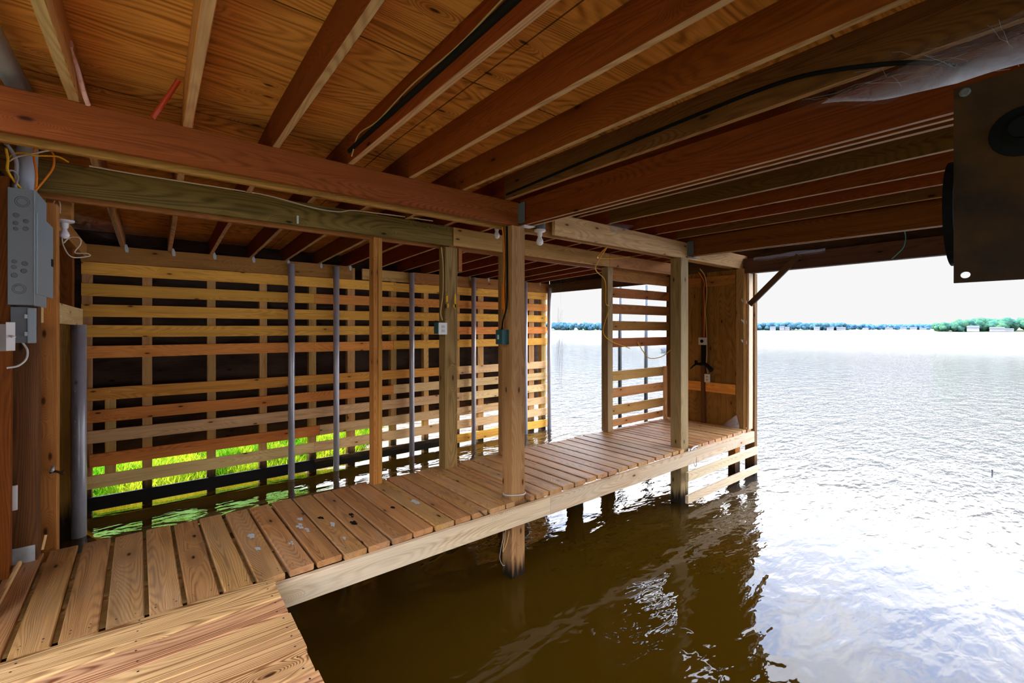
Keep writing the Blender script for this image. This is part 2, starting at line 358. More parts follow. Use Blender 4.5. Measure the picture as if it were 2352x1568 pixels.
# ------------------------------------------------------------------ walkway planks
def nails(cols, rows_n=2):
    def f(bm, L, w, t):
        for sx in (-1, 1):
            for c in cols:
                for y in (-0.28, 0.28):
                    x = sx * (L / 2 - c) + R.uniform(-0.006, 0.006); yy = y * w + R.uniform(-0.006, 0.006); r = R.uniform(0.003, 0.0048)
                    vs = [bm.verts.new((x + r * math.cos(a * 1.047), yy + r * math.sin(a * 1.047), t / 2 + 0.0012)) for a in range(6)]
                    fc = bm.faces.new(vs); fc.material_index = 1
        return [M['nail']]
    return f
def fleck(bm, x, y, r, z, idx, el=1.7, rr=R):
    a0 = rr.uniform(0, 6)
    vs = []
    for a in range(16):
        k = r * rr.uniform(0.55, 1.15); th = a * math.pi / 8
        vs.append(bm.verts.new((x + k * el * math.cos(th), y + k * math.sin(th), z)))
    bm.faces.new(vs).material_index = idx
starts = [-0.465, -0.355, -0.243, -0.130, -0.016, 0.094, 0.205, 0.318, 0.433, 0.543, 0.657, 0.767, 0.881, 0.994, 1.111, 1.231, 1.338, 1.451, 1.568,
          1.645, 1.752, 1.798, 1.909, 2.023, 2.137, 2.248, 2.359, 2.476, 2.584, 2.704, 2.813, 2.934, 3.040, 3.156, 3.279, 3.375, 3.449, 3.578, 3.650, 3.734, 3.850, 3.968, 4.082, 4.193, 4.306, 4.405, 4.505, 4.600, 4.700]
flecks = {7: [(-0.05, 0.01, 0.034, 'p'), (0.16, 0.0, 0.02, 'p')], 8: [(0.24, 0.03, 0.016, 'p')], 9: [(0.03, -0.02, 0.024, 'p'), (-0.12, 0.02, 0.018, 'p'), (0.1, 0.0, 0.014, 'p'), (0.0, 0.0, 0.02, 'p')],
          10: [(0.10, 0.02, 0.028, 'p'), (-0.05, -0.01, 0.018, 't'), (0.36, 0.0, 0.014, 'p')], 11: [(0.05, 0.02, 0.022, 't'), (0.17, -0.01, 0.027, 't')],
          13: [(0.12, 0.0, 0.022, 't')], 14: [(0.1, 0.02, 0.03, 'p')]}
for i in range(len(starts) - 1):
    x0, x1 = starts[i], starts[i + 1]
    gap = (0.016 if i < 7 else 0.012) + R.uniform(-0.003, 0.003)
    yf, yb = 2.017 + R.uniform(-0.003, 0.003), 2.866 + R.uniform(-0.006, 0.006)
    sk = 0.021 + R.uniform(-0.003, 0.003)
    if i == 19: yf = 2.156
    if i == 36: yf = 2.152
    xm, wd = (x0 + x1 - gap) / 2, x1 - x0 - gap
    if i < 10: wd -= 0.003 * R.random()
    base = nails((0.05, 0.075) if i % 3 else (0.05,))
    fl = flecks.get(i)
    def ex(bm, L, w, t, base=base, fl=fl):
        ms = base(bm, L, w, t)
        if fl:
            for fx, fy, fr, kk in fl:
                for q in range(3): fleck(bm, fx + R.uniform(-0.03, 0.03), fy + R.uniform(-0.01, 0.01), fr * R.uniform(0.4, 0.9), t / 2 + 0.0015 + q * 0.0004, 2 if kk == 'p' else 3)
            ms = ms + [M['paint'], M['tar']]
        return ms
    # runs from the back edge to the front edge; top of plank at -1
    zt = -1.0 + R.uniform(-0.0015, 0.0015)
    o = lumber('walkway_plank', (xm - sk, yb, zt - 0.0137), (xm - sk * (2.866 - yf) / 0.85 * 0 , yf, zt - 0.0137), wd, 0.0274, (1, 0, 0), M['deck'],
               'weathered brown walkway plank, %s counting from the shore end toward the lake' % ordn(i + 1), 'plank', 'planks of the walkway', warp=0.002, segs=6, cham=0.005, extra=ex, ends=0.001)
    # lumber() makes local +Z = X x W ; keep the nails on the upper face
    if (o.matrix_world.to_3x3() @ Vector((0, 0, 1))).z < 0:
        o.matrix_world = o.matrix_world @ Matrix.Rotation(math.pi, 4, 'X')

# ------------------------------------------------------------------ near platform, boards along the walkway
ys = [1.990, 1.938, 1.825, 1.712, 1.598, 1.486, 1.373, 1.260, 1.147]
for i in range(len(ys) - 1):
    y1, y0 = ys[i], ys[i + 1]; xe = 0.368 + R.uniform(-0.004, 0.004)
    def ex(bm, L, w, t):
        for x in (L / 2 - 0.04, L / 2 - 0.56, L / 2 - 0.95):
            for y in (-0.27, 0.27):
                r = 0.0045; xx, yy = x + R.uniform(-0.006, 0.006), y * w
                bm.faces.new([bm.verts.new((xx + r * math.cos(a * 1.047), yy + r * math.sin(a * 1.047), t / 2 + 0.001)) for a in range(6)]).material_index = 1
        return [M['nail']]
    lumber('platform_board', (-0.62, (y0 + y1) / 2, -0.9905 - 0.0137), (xe, (y0 + y1) / 2, -0.9905 - 0.0137), (y1 - y0) - 0.0025, 0.0274, (0, 1, 0), M['platform'],
           'honey coloured platform board laid along the walkway, %s out from the walkway planks' % ordn(i + 1), 'board', 'boards of the near platform', warp=0.0015, segs=10, cham=0.008, extra=ex)
box('platform_beam', (0.28, 0.31), (1.0, 1.975), (-1.155, -1.02), 'postdark', 'dark beam under the end of the near platform', 'beam')

# ------------------------------------------------------------------ walkway frame
bx('fascia_board', (-0.55, 1.888), (1.990, 2.0175), (-1.134, -1.0285), 'x', 'fascia', 'pale edge board under the walkway front, shore-side length up to the joint', 'board', 'pale edge boards of the walkway', segs=14, warp=0.003)
bx('fascia_board', (1.890, 4.70), (1.990, 2.0175), (-1.135, -1.0285), 'x', 'fascia', 'pale edge board under the walkway front, lake-side length past the joint', 'board', 'pale edge boards of the walkway', segs=14, warp=0.003)
for y, nm in ((2.835, 'along the back edge'), (2.56, 'behind the middle'), (2.30, 'in front of the middle')):
    bx('walkway_stringer', (-0.5, 4.66), (y - 0.014, y + 0.014), (-1.134, -1.0285), 'x', 'beamtan', 'long wooden stringer under the walkway planks, ' + nm, 'beam', 'stringers under the walkway', segs=10)

# ------------------------------------------------------------------ posts
bx('wooden_post', (1.642, 1.742), (2.059, 2.152), (-1.85, 0.611), 'z', 'post', 'thick brown post rising through the front edge of the walkway, wire loop at its foot', 'post', 'posts of the boathouse', segs=20, warp=0.003)
bx('wooden_post', (3.451, 3.567), (2.050, 2.148), (-1.85, 0.600), 'z', 'postpale', 'pale weathered post at the walkway front edge nearer the lake end, cleat at its foot', 'post', 'posts of the boathouse', segs=20, warp=0.003)
bx('wooden_post', (1.617, 1.719), (2.790, 2.880), (-1.0, 0.585), 'z', 'postgreen', 'olive post on the back edge with a white outlet and orange paint marks', 'post', 'posts of the boathouse', segs=16, warp=0.003)
bx('wooden_post', (3.420, 3.497), (2.800, 2.880), (-1.0, 0.598), 'z', 'postpale', 'pale square post where the open railing of slats begins', 'post', 'posts of the boathouse', segs=16, warp=0.003)
bx('wooden_post', (2.148, 2.24), (2.795, 2.870), (-1.0, 0.592), 'z', 'post', 'brown back-edge post half hidden behind the post with the wire loop', 'post', 'posts of the boathouse', segs=16, warp=0.003)
t = empty('doubled_post', V(1.12, 2.83, -1)); props(t, 'slim yellow-brown post of two nailed studs standing on the walkway back edge', 'post', 'posts of the boathouse', 'thing')
bx('stud_board', (1.093, 1.1215), (2.790, 2.865), (-1.0, 0.587), 'z', 'postpine', parent=t, segs=14)
bx('stud_board', (1.1225, 1.150), (2.7915, 2.866), (-1.0, 0.587), 'z', 'postpine', parent=t, segs=14)
for x, y, nm in ((1.20, 2.82, 'under the doubled stud post'), (2.2, 2.82, 'behind the post with the wire loop'), (3.45, 2.82, 'under the start of the slat railing'), (0.30, 2.60, 'in the dark under the walkway near the platform'), (2.75, 2.60, 'in the dark midway along the walkway')):
    bx('under_dock_pile', (x - 0.05, x + 0.05), (y - 0.05, y + 0.05), (-1.85, -1.0285 if y > 2.8 else -1.03), 'z', 'postdark', 'dark pile standing in the water ' + nm, 'pile', 'piles under the walkway', segs=6)

# lake end: corner posts, rails over the water
bx('wooden_post', (4.375, 4.475), (2.03, 2.10), (-1.85, -1.0285), 'z', 'postpine', 'short yellow-edged post under the walkway lake end, behind the two low rails', 'post', 'posts of the boathouse', segs=12)
bx('wooden_post', (4.705, 4.765), (1.990, 2.085), (-1.85, 0.555), 'z', 'postdark', 'outermost dark corner post at the lake end reaching into the water', 'post', 'posts of the boathouse', segs=20)
bx('corner_trim', (4.600, 4.688), (2.000, 2.022), (-1.0, 0.552), 'z', 'fascia', 'pale grey trim board on the outer corner of the storage nook', 'board', segs=12)
bx('wooden_post', (4.580, 4.628), (2.040, 2.116), (-1.0, 0.600), 'z', 'post', 'pale-edged stud post closing the storage nook at the lake end', 'post', 'posts of the boathouse', segs=16)
bx('low_rail', (3.415, 4.725), (1.962, 1.989), (-1.252, -1.180), 'x', 'fascia', 'upper of two pale rails just above the water at the lake end', 'rail', 'low rails over the water', segs=8)
bx('low_rail', (3.41, 4.728), (1.962, 1.989), (-1.435, -1.370), 'x', 'fascia', 'lower of two pale rails touching the water at the lake end', 'rail', 'low rails over the water', segs=8)

# ------------------------------------------------------------------ beams
t = empty('front_beam', V(1.5, 2.1, 0.612)); props(t, 'long reddish brown double beam over the front edge of the walkway', 'beam', None, 'thing')
bx('front_board', (-0.75, 1.742), (2.060, 2.0875), (0.612, 0.752), 'x', 'beam', parent=t, segs=16, warp=0.006)
o = bx('front_board', (1.995, 4.70), (2.060, 2.0875), (0.602, 0.738), 'x', 'beampale', parent=t, segs=16, warp=0.004); o['label'] = 'paler bleached length beyond the thick post'
bx('back_board', (-0.75, 4.70), (2.1545, 2.182), (0.608, 0.745), 'x', 'cap', parent=t, segs=16, warp=0.004)
t = empty('back_beam', V(1.5, 2.8, 0.587)); props(t, 'beam over the walkway back edge, greenish boards then tan boards', 'beam', None, 'thing')
o = bx('front_board', (-0.42, 1.660), (2.7615, 2.789), (0.592, 0.7275), 'x', 'green', parent=t, segs=16, warp=0.004); o['label'] = 'greenish treated board with dark grain'
bx('front_board', (1.668, 2.142), (2.7615, 2.789), (0.598, 0.7275), 'x', 'beamtan', parent=t, segs=6)
bx('front_board', (2.25, 3.40), (2.7615, 2.789), (0.598, 0.722), 'x', 'beamtan', parent=t, segs=6)
bx('front_board', (3.404, 4.58), (2.7615, 2.789), (0.598, 0.722), 'x', 'beamtan', parent=t, segs=6)
bx('back_board', (-0.45, 4.58), (2.884, 2.911), (0.588, 0.7235), 'x', 'cap', parent=t, segs=10)
box('beam_block', (1.655, 1.71), (2.80, 2.88), (0.587, 0.735), 'cap', 'small wooden block between the back beam boards above the outlet post', 'block')
box('hanging_block', (1.735, 1.765), (2.80, 2.875), (0.42, 0.59), 'cap', 'short brown wooden offcut nailed beside the top of the outlet post', 'block')

# ------------------------------------------------------------------ roof joists and plywood
def zr(y): return 0.753 + (y - 2.06) * (0.0125 if y < 2.06 else -0.0312)      # underside of the joists
JX = [-0.226, 0.081, 0.376, 0.684, 0.985, 1.292, 1.590, 1.905, 2.225, 2.535, 2.840, 3.115, 3.410, 3.76, 4.05, 4.33]
JM = ['joistend', 'joistend', 'joist', 'joist', 'joist', 'joist', 'dolive'] + ['joist', 'dolive', 'dolive', 'joist', 'joist', 'dolive', 'joist', 'joist', 'joist']
JD = 0.136
for i, x in enumerate(JX):
    a, b = -2.1, 2.20
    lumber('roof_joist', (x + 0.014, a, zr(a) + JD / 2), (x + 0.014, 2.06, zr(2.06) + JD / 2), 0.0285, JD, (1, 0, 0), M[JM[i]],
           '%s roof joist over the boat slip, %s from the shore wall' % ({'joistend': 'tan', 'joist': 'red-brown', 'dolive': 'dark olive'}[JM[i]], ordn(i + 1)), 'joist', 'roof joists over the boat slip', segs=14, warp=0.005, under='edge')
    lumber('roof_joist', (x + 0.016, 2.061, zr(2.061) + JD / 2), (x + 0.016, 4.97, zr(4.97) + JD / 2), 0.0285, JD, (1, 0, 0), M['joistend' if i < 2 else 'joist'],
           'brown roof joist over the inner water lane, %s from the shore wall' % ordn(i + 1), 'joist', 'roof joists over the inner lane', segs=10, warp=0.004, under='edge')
# black streak of mould on the fourth joist is modelled as its own dark strip of sap stain
def cross(name, x, zb, mt, label):
    t = empty(name, V(x + 0.03, 1.0, zb)); props(t, label, 'beam', 'deep beams across the slip', 'thing')
    for dx in (0.0, 0.047):
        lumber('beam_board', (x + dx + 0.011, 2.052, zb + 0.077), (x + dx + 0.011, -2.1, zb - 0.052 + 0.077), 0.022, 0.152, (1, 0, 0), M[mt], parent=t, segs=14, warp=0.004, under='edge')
    return t
cross('cross_beam', 1.700, 0.613, 'joist', 'deep doubled red-brown beam running from the thick post across the boat slip')
cross('cross_beam', 3.575, 0.621, 'joist', 'deep doubled dark beam running from the pale lake-side post across the boat slip')
t = empty('lake_header', V(4.62, 0, 0.55)); props(t, 'dark header beam closing the roof at the lake opening', 'beam', None, 'thing')
lumber('beam_board', (4.615, 2.055, 0.625), (4.615, -2.1, 0.625), 0.03, 0.145, (1, 0, 0), M['weathered'], parent=t, segs=12, warp=0.003)
lumber('beam_board', (4.662, 2.055, 0.625), (4.662, -2.1, 0.625), 0.03, 0.145, (1, 0, 0), M['weathered'], parent=t, segs=12, warp=0.003)
lumber('lake_header', (4.62, 2.10, 0.60), (4.62, 4.97, 0.60), 0.03, 0.13, (1, 0, 0), M['weathered'], 'dark header beam above the gap between slat wall and railing', 'beam', segs=8)
lumber('diagonal_brace', onX(1722, 699, 4.58), onX(1836, 586, 4.58), 0.028, 0.052, (1, 0, 0), M['weathered'], 'diagonal dark brace from the lake-end corner post up to the header', 'brace', segs=6)
bx('rim_board', (4.705, 4.73), (-2.12, 4.97), (0.56, 0.80), 'y', 'siding', 'dark rim board closing the roof edge above the lake header', 'board', segs=12)
# plywood
def ceiling():
    bm = bmesh.new(); x0, x1 = -0.75, 4.74; yy = [-2.15, 0.0, 2.06, 3.5, 5.25]
    lo, hi = [], []
    for y in yy:
        z = zr(y) + JD + 0.001
        lo.append([bm.verts.new(V(x, y, z)) for x in (x0, x1)]); hi.append([bm.verts.new(V(x, y, z + 0.02)) for x in (x0, x1)])
    for g, fl in ((lo, False), (hi, True)):
        for a, b in zip(g, g[1:]):
            vs = (a[0], b[0], b[1], a[1]); bm.faces.new(vs if not fl else tuple(reversed(vs)))
    for i in range(len(yy) - 1):
        for s in (0, 1):
            vs = (lo[i][s], hi[i][s], hi[i + 1][s], lo[i + 1][s]); bm.faces.new(vs if s else tuple(reversed(vs)))
    for i in (0, -1): bm.faces.new((lo[i][0], lo[i][1], hi[i][1], hi[i][0]))
    bmesh.ops.recalc_face_normals(bm, faces=bm.faces[:])
    return props(link('ceiling', bm, 'ply'), 'orange-brown plywood roof sheathing over joists', 'ceiling', None, 'structure')
ceiling()

# ------------------------------------------------------------------ slat wall
ZS = [(0.530, 0.430), (0.362, 0.262), (0.197, 0.098), (0.030, -0.067), (-0.138, -0.236), (-0.476, -0.576), (-0.645, -0.744), (-0.814, -0.915), (-0.998, -1.100), (-1.166, -1.270), (-1.338, -1.445)]
ROW = ['top', 'second', 'third', 'fourth', 'fifth', 'sixth', 'seventh', 'eighth', 'ninth', 'tenth', 'lowest']
JT = [[2.135], [1.276], [2.9], [3.0], [1.276, 2.135], [3.002], [2.135], [3.05], [1.33, 3.05], [1.276], [1.276, 2.95]]
for r, (zt, zb) in enumerate(ZS):
    xs = [-0.455 if r != 8 else -0.408] + JT[r] + [4.535]
    for k in range(len(xs) - 1):
        mt = 'slat' if r < 5 else ('slatpale' if R.random() < 0.82 else 'slat')  # lower rows paler: light off the water put into their colour
        if r == 9: mt = 'slatwet' if k == 0 and False else 'slatpale'
        if r == 10: mt = ['slatblack', 'slatwet', 'slat'][k]
        sh = {0: 'shore-side length', len(xs) - 2: 'lake-side length'}.get(k, 'middle length')
        dz = R.uniform(-0.003, 0.003)
        bx('wall_board', (xs[k] + 0.001, xs[k + 1] - 0.001), (4.850, 4.8705), (zb + dz, zt + dz), 'x', mt,
           '%s pine slat in the %s row of the slatted wall, %s' % ({'slatblack': 'black', 'slatwet': 'dark stained'}.get(mt, 'yellow' if mt == 'slat' else 'pale'), ROW[r], sh), 'slat', 'slats of the slatted wall', segs=12, warp=0.004)
bx('cap_beam', (-0.455, 1.655), (4.822, 4.8495), (0.531, 0.668), 'x', 'cap', 'brown board capping the slatted wall, shore-side length', 'beam', 'cap boards of the slatted wall', segs=10)
bx('cap_beam', (1.765, 2.36), (4.822, 4.8495), (0.537, 0.655), 'x', 'beamtan', 'tan board capping the slatted wall, short middle length', 'beam', 'cap boards of the slatted wall', segs=6)
bx('cap_beam', (2.362, 4.535), (4.822, 4.8495), (0.533, 0.662), 'x', 'cap', 'brown board capping the slatted wall, lake-side length', 'beam', 'cap boards of the slatted wall', segs=10)
for i, (a, b, lo_, hi_) in enumerate([(-0.455, -0.394, -1.8, 0.66), (-0.085, -0.019, -1.8, 0.66), (0.366, 0.432, -1.8, 0.66), (0.784, 0.848, -1.8, 0.66), (1.23, 1.302, -1.8, 0.66), (1.62, 1.70, -1.8, 0.66), (2.112, 2.18, -1.8, 0.66),
                                      (2.529, 2.594, -1.8, 0.66), (2.975, 3.035, -1.8, 0.66), (3.315, 3.406, -1.8, 0.66), (3.80, 3.86, -1.8, 0.66), (4.20, 4.30, -1.8, 0.66), (4.44, 4.53, -1.8, 0.66)]):
    bx('wall_stud', (a, b), (4.872, 4.94), (lo_, hi_), 'z', 'stud', 'upright pine stud behind the wall slats, %s from the shore corner' % ordn(i + 1), 'stud', 'studs of the slatted wall', segs=12)
bx('short_stud', (-0.318, -0.250), (4.872, 4.90), (-1.19, -0.56), 'z', 'stud', 'short upright board behind the lower slats near the shore corner', 'stud', segs=6)
# dark outer siding boards
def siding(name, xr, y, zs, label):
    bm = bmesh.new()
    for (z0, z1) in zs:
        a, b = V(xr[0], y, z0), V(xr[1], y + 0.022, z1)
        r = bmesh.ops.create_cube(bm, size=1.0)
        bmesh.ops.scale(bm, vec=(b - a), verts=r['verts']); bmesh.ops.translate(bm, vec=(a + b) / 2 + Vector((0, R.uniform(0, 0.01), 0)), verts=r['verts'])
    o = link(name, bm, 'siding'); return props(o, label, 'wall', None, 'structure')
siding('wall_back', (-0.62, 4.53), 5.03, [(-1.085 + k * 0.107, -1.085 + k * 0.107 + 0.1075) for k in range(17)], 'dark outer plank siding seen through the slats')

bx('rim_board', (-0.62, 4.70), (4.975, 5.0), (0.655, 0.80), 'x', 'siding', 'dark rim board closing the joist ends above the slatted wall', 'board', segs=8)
# hurricane ties where joists meet the cap
def tie(x, i):
    bm = bmesh.new()
    pts = [(0, 0, 0.03), (0.018, 0, 0.03), (0.034, 0, -0.012), (0.034, 0, -0.058), (0.008, 0, -0.058), (0.0, 0, -0.02)]
    f = [bm.verts.new((p[0], 0, p[2])) for p in pts]; g = [bm.verts.new((p[0], 0.002, p[2])) for p in pts]
    bm.faces.new(f); bm.faces.new(list(reversed(g)))
    for k in range(6): bm.faces.new((f[k], g[k], g[(k + 1) % 6], f[(k + 1) % 6]))
    bmesh.ops.recalc_face_normals(bm, faces=bm.faces[:])
    o = link('hurricane_tie', bm, 'steel', None, V(x + 0.031, 4.8205, 0.668))
    props(o, 'small galvanised joist tie on the wall cap board, %s from the shore corner' % ordn(i), 'bracket', 'joist ties on the slatted wall', 'thing')
for i, x in enumerate([JX[k] for k in (0, 1, 2, 3, 4, 5, 6, 10, 11, 12, 14, 15)]): tie(x, i + 1)

# guide pipes
def pipe(x, y, r, z1, label, z0=-1.85, n=14, mt='pipe'):
    c = V(x, y, z0); L = (z1 - z0) * S; bm = bmesh.new()
    rings = []
    prof = [(r * 0.82, L), (r, L), (r, 0.0)]
    bm2 = lathe_bm([(r, 0.0), (r, L * 0.5), (r, L), (r * 0.86, L), (r * 0.86, L - 0.05)], 20)
    for k in range(n):           # rivet line facing the walkway
        z = L * (k + 0.5) / n; a = math.radians(-115)
        q = bmesh.ops.create_uvsphere(bm2, u_segments=8, v_segments=5, radius=0.0045)
        bmesh.ops.translate(bm2, vec=(r * math.cos(a), r * math.sin(a), z), verts=q['verts'])
    o = link('guide_pipe', bm2, mt, None, c, smooth=True)
    return props(o, label, 'pipe', 'guide pipes along the slatted wall', 'thing')
pipe(1.046, 4.785, 0.041, 0.640, 'grey metal pipe against the slatted wall, first past the doubled-stud side of the shore corner')
pipe(1.475, 4.785, 0.040, 0.648, 'grey metal pipe against the slatted wall, just before the slim doubled post')
pipe(2.330, 4.785, 0.041, 0.647, 'grey metal pipe between the slim doubled post and the olive outlet post')
pipe(3.190, 4.785, 0.041, 0.657, 'grey metal pipe between the olive outlet post and the half hidden post')
pipe(4.060, 4.785, 0.041, 0.653, 'grey metal pipe peeping out beside the thick front post')
pipe(4.520, 4.785, 0.041, 0.600, 'grey metal pipe at the lake end of the slatted wall')
pipe(-0.423, 4.40, 0.056, 0.031, 'thick grey pipe standing in the shore corner', n=18)
pipe(5.02, 3.90, 0.036, 0.60, 'dark pipe in the lake behind the slat railing, nearer its pale post', mt='pipedark')
pipe(5.30, 3.675, 0.036, 0.60, 'dark pipe in the lake behind the slat railing, nearer the storage nook', mt='pipedark')

# ------------------------------------------------------------------ slat railing and storage nook
RZ = [(0.588, 0.481), (0.412, 0.315), (0.248, 0.150), (0.078, -0.017), (-0.092, -0.183), (-0.423, -0.519), (-0.594, -0.688), (-0.766, -0.861), (-0.906, -0.975)]
for i, (a, b) in enumerate(RZ):
    bx('railing_board', (3.498, 4.55 if i < 5 else 4.43), (2.850, 2.8705), (b, a), 'x', 'cap' if i < 5 else 'beamtan', 'horizontal board of the open slat railing, %s from the top' % ordn(i + 1), 'slat', 'slats of the railing by the nook', segs=6)
bx('railing_stud', (4.428, 4.475), (2.822, 2.8495), (-1.0, -0.415), 'z', 'slatpale', 'short upright board holding the lower railing slats', 'stud', segs=6)
bx('corner_stud', (4.552, 4.60), (2.80, 2.885), (-1.0, 0.60), 'z', 'postdark', 'dark corner stud where slat railing meets the plywood nook wall', 'stud', segs=8)
def wall_right():
    a, b = V(4.60, 2.118, -1.0), V(4.615, 2.885, 0.60)
    L = b.z - a.z
    bm = lumber_bm(L, (b - a).y, (b - a).x, 6, 0.001)
    o = link('wall_right', bm, 'plywall', None, (a + b) / 2, Matrix(((0, 0, 1), (0, 1, 0), (-1, 0, 0))).transposed())
    props(o, 'brown plywood end wall of the storage nook', 'wall', None, 'structure')
wall_right()
bx('nook_stud', (4.556, 4.5985), (2.435, 2.475), (-1.0, 0.60), 'z', 'postdark', 'dark upright stud in the middle of the plywood nook wall', 'stud', segs=8)
for z0, z1, nm, mt in ((0.445, 0.55, 'upper', 'cap'), (-0.665, -0.565, 'lower', 'slat')):
    bx('nook_rail', (4.572, 4.5985), (2.478, 2.797), (z0, z1), 'y', mt, nm + ' crosspiece on the nook wall between corner stud and middle stud', 'board', segs=4)
    bx('nook_rail', (4.572, 4.5985), (2.120, 2.432), (z0 , z1), 'y', mt, nm + ' crosspiece on the nook wall between middle stud and the lake edge', 'board', segs=4)
# fittings on the nook wall
def socket(c, n, w, h, d, mats, name, label, cat, up=Vector((0, 0, 1))):
    """wall plate: c centre (metres) on the wall, n outward normal"""
    n = Vector(n).normalized(); x = up.cross(n).normalized()
    return empty(name, c), Matrix((x, up, n)).transposed()
def plate_on(root, rot, c, w, h, d, m, nm, off=0.0, bev=0.003):
    return link(nm, box_bm((w, h, d), bev), m, root, c + rot @ Vector((0, 0, d / 2 + off)), rot)
def outlet(c, n, label, box_m='darkgrey', bw=0.075, bh=0.115, bd=0.05, two=True):
    n = Vector(n).normalized(); up = Vector((0, 0, 1)); x = up.cross(n).normalized(); rot = Matrix((x, up, n)).transposed()
    t = empty('power_outlet', c); props(t, label, 'outlet', None, 'thing')
    if bd: plate_on(t, rot, c, bw * 0.9, bh * 0.92, bd, box_m, 'outlet_box', 0.0, 0.006)
    f = plate_on(t, rot, c, bw, bh, 0.006, 'white', 'face_plate', bd)
    for dy in (0.022, -0.022):
        rc = link('receptacle', box_bm((0.034, 0.028, 0.005), 0.004), 'offwhite', f, c + rot @ Vector((0, dy, bd + 0.008)), rot)
        bm = bmesh.new()
        for sx in (-0.007, 0.007):
            q = bmesh.ops.create_cube(bm, size=1.0); bmesh.ops.scale(bm, vec=(0.003, 0.009, 0.002), verts=q['verts']); bmesh.ops.translate(bm, vec=(sx, 0.003, 0), verts=q['verts'])
        q = bmesh.ops.create_circle(bm, cap_ends=True, radius=0.0025, segments=8); bmesh.ops.translate(bm, vec=(0, -0.008, 0.001), verts=q['verts'])
        link('slots', bm, 'black', t, c + rot @ Vector((0, dy, bd + 0.0108)), rot)
    return t
def PV(p): return V(p.x, p.y, p.z)
outlet(V(4.556, 2.392, -0.518), (-1, 0, 0), 'white duplex outlet on the plywood nook wall below the black hose', bd=0.03, bw=0.082, bh=0.118)
t = empty('round_socket_box', V(4.598, 2.442, -0.13)); props(t, 'pale square box with a dark round socket on the nook wall', 'outlet', None, 'thing')
rx = Matrix(((0, 1, 0), (0, 0, 1), (1, 0, 0)))   # local z -> world x
rotmx = Matrix((Vector((0, -1, 0)), Vector((0, 0, 1)), Vector((-1, 0, 0)))).transposed()
plate_on(t, rotmx, V(4.554, 2.442, -0.13), 0.112, 0.106, 0.05, 'offwhite', 'box_body', 0, 0.008)
link('socket_hole', lathe_bm([(0.024, 0), (0.024, 0.006), (0.018, 0.008), (0.016, 0.002)], 18), 'black', t, V(4.554, 2.442, -0.13) + Vector((-0.051, 0, 0)), rotmx)
t = empty('hanging_hose', V(4.55, 2.45, -0.38)); props(t, 'black hose and strap hung on the nook wall below the round socket', 'hose', None, 'thing')
link('strap', box_bm((0.07, 0.30, 0.012), 0.004), 'black', t, V(4.546, 2.44, -0.28), rotmx)
tube('hose_arm', [(4.54, 2.475, -0.375), (4.53, 2.42, -0.37), (4.52, 2.37, -0.40), (4.515, 2.335, -0.435)], lambda q: 0.022 + 0.012 * q, 'black', parent=t)
tube('hose_arm', [(4.54, 2.475, -0.375), (4.53, 2.52, -0.38), (4.52, 2.575, -0.43)], lambda q: 0.02 - 0.012 * q, 'black', parent=t)
link('clamp', box_bm((0.035, 0.05, 0.03), 0.004), 'black', t, V(4.53, 2.515, -0.355), rotmx)
def nc(name, pts, m, r, label): return tube(name, pts, r, m, label, 'cable')
nc('power_cable', [(4.50, 2.47, 0.60), (4.54, 2.43, 0.50), (4.548, 2.437, 0.40), (4.55, 2.43, 0.2), (4.55, 2.432, 0.05), (4.552, 2.437, -0.09)], 'orange', 0.007, 'orange cable running down the nook wall into the round socket box')
nc('power_cable', [(4.40, 2.40, 0.62), (4.52, 2.41, 0.55), (4.548, 2.405, 0.40), (4.55, 2.42, 0.2), (4.55, 2.41, 0.0), (4.55, 2.405, -0.25), (4.545, 2.408, -0.38), (4.545, 2.39, -0.47)], 'tan', 0.007, 'tan cable running down the nook wall to the duplex outlet')

# ------------------------------------------------------------------ shore wall (left)
bx('stud_post', (-0.512, -0.4365), (2.27, 2.312), (-1.0, 0.61), 'z', 'postpine', 'tan stud standing nearest, in front of the grey electric panel', 'stud', segs=12)
bx('stud_post', (-0.60, -0.455), (2.66, 2.70), (-1.0, 0.61), 'z', 'joist', 'reddish stud just behind the light switch', 'stud', segs=12)
bx('wooden_post', (-0.52, -0.398), (2.800, 2.87), (-1.0, 0.59), 'z', 'postdark', 'wide dark knotty post behind the electric panel with a metal plate at its foot', 'post', 'posts of the boathouse', segs=14)
bx('wooden_post', (-0.47, -0.362), (2.985, 3.06), (-1.85, 0.59), 'z', 'postpine', 'pine jamb post with a small latch hook beside the dark gap', 'post', 'posts of the boathouse', segs=14)
bx('wooden_post', (-0.56, -0.465), (4.40, 4.47), (-1.85, 0.55), 'z', 'postpine', 'yellow pine post behind the thick pipe, black at the waterline', 'post', 'posts of the boathouse', segs=14)
bx('gap_header', (-0.435, -0.405), (2.90, 4.42), (0.028, 0.142), 'y', 'slatpale', 'pale plank bridging the dark gap from the panel post to the shore corner', 'board', segs=6)
bx('corner_post', (-0.53, -0.445), (4.30, 4.39), (0.03, 0.56), 'z', 'joist', 'brown corner post above the pale bridging plank', 'post', segs=6)
bx('corner_post', (-0.55, -0.46), (3.55, 3.62), (0.145, 0.56), 'z', 'postdark', 'dark upright above the pale bridging plank nearer the panel', 'post', segs=6)
bx('shore_plate', (-0.50, -0.42), (2.90, 4.85), (0.555, 0.66), 'y', 'cap', 'brown plate beam along the top of the shore side above the bridging plank', 'beam', segs=8)
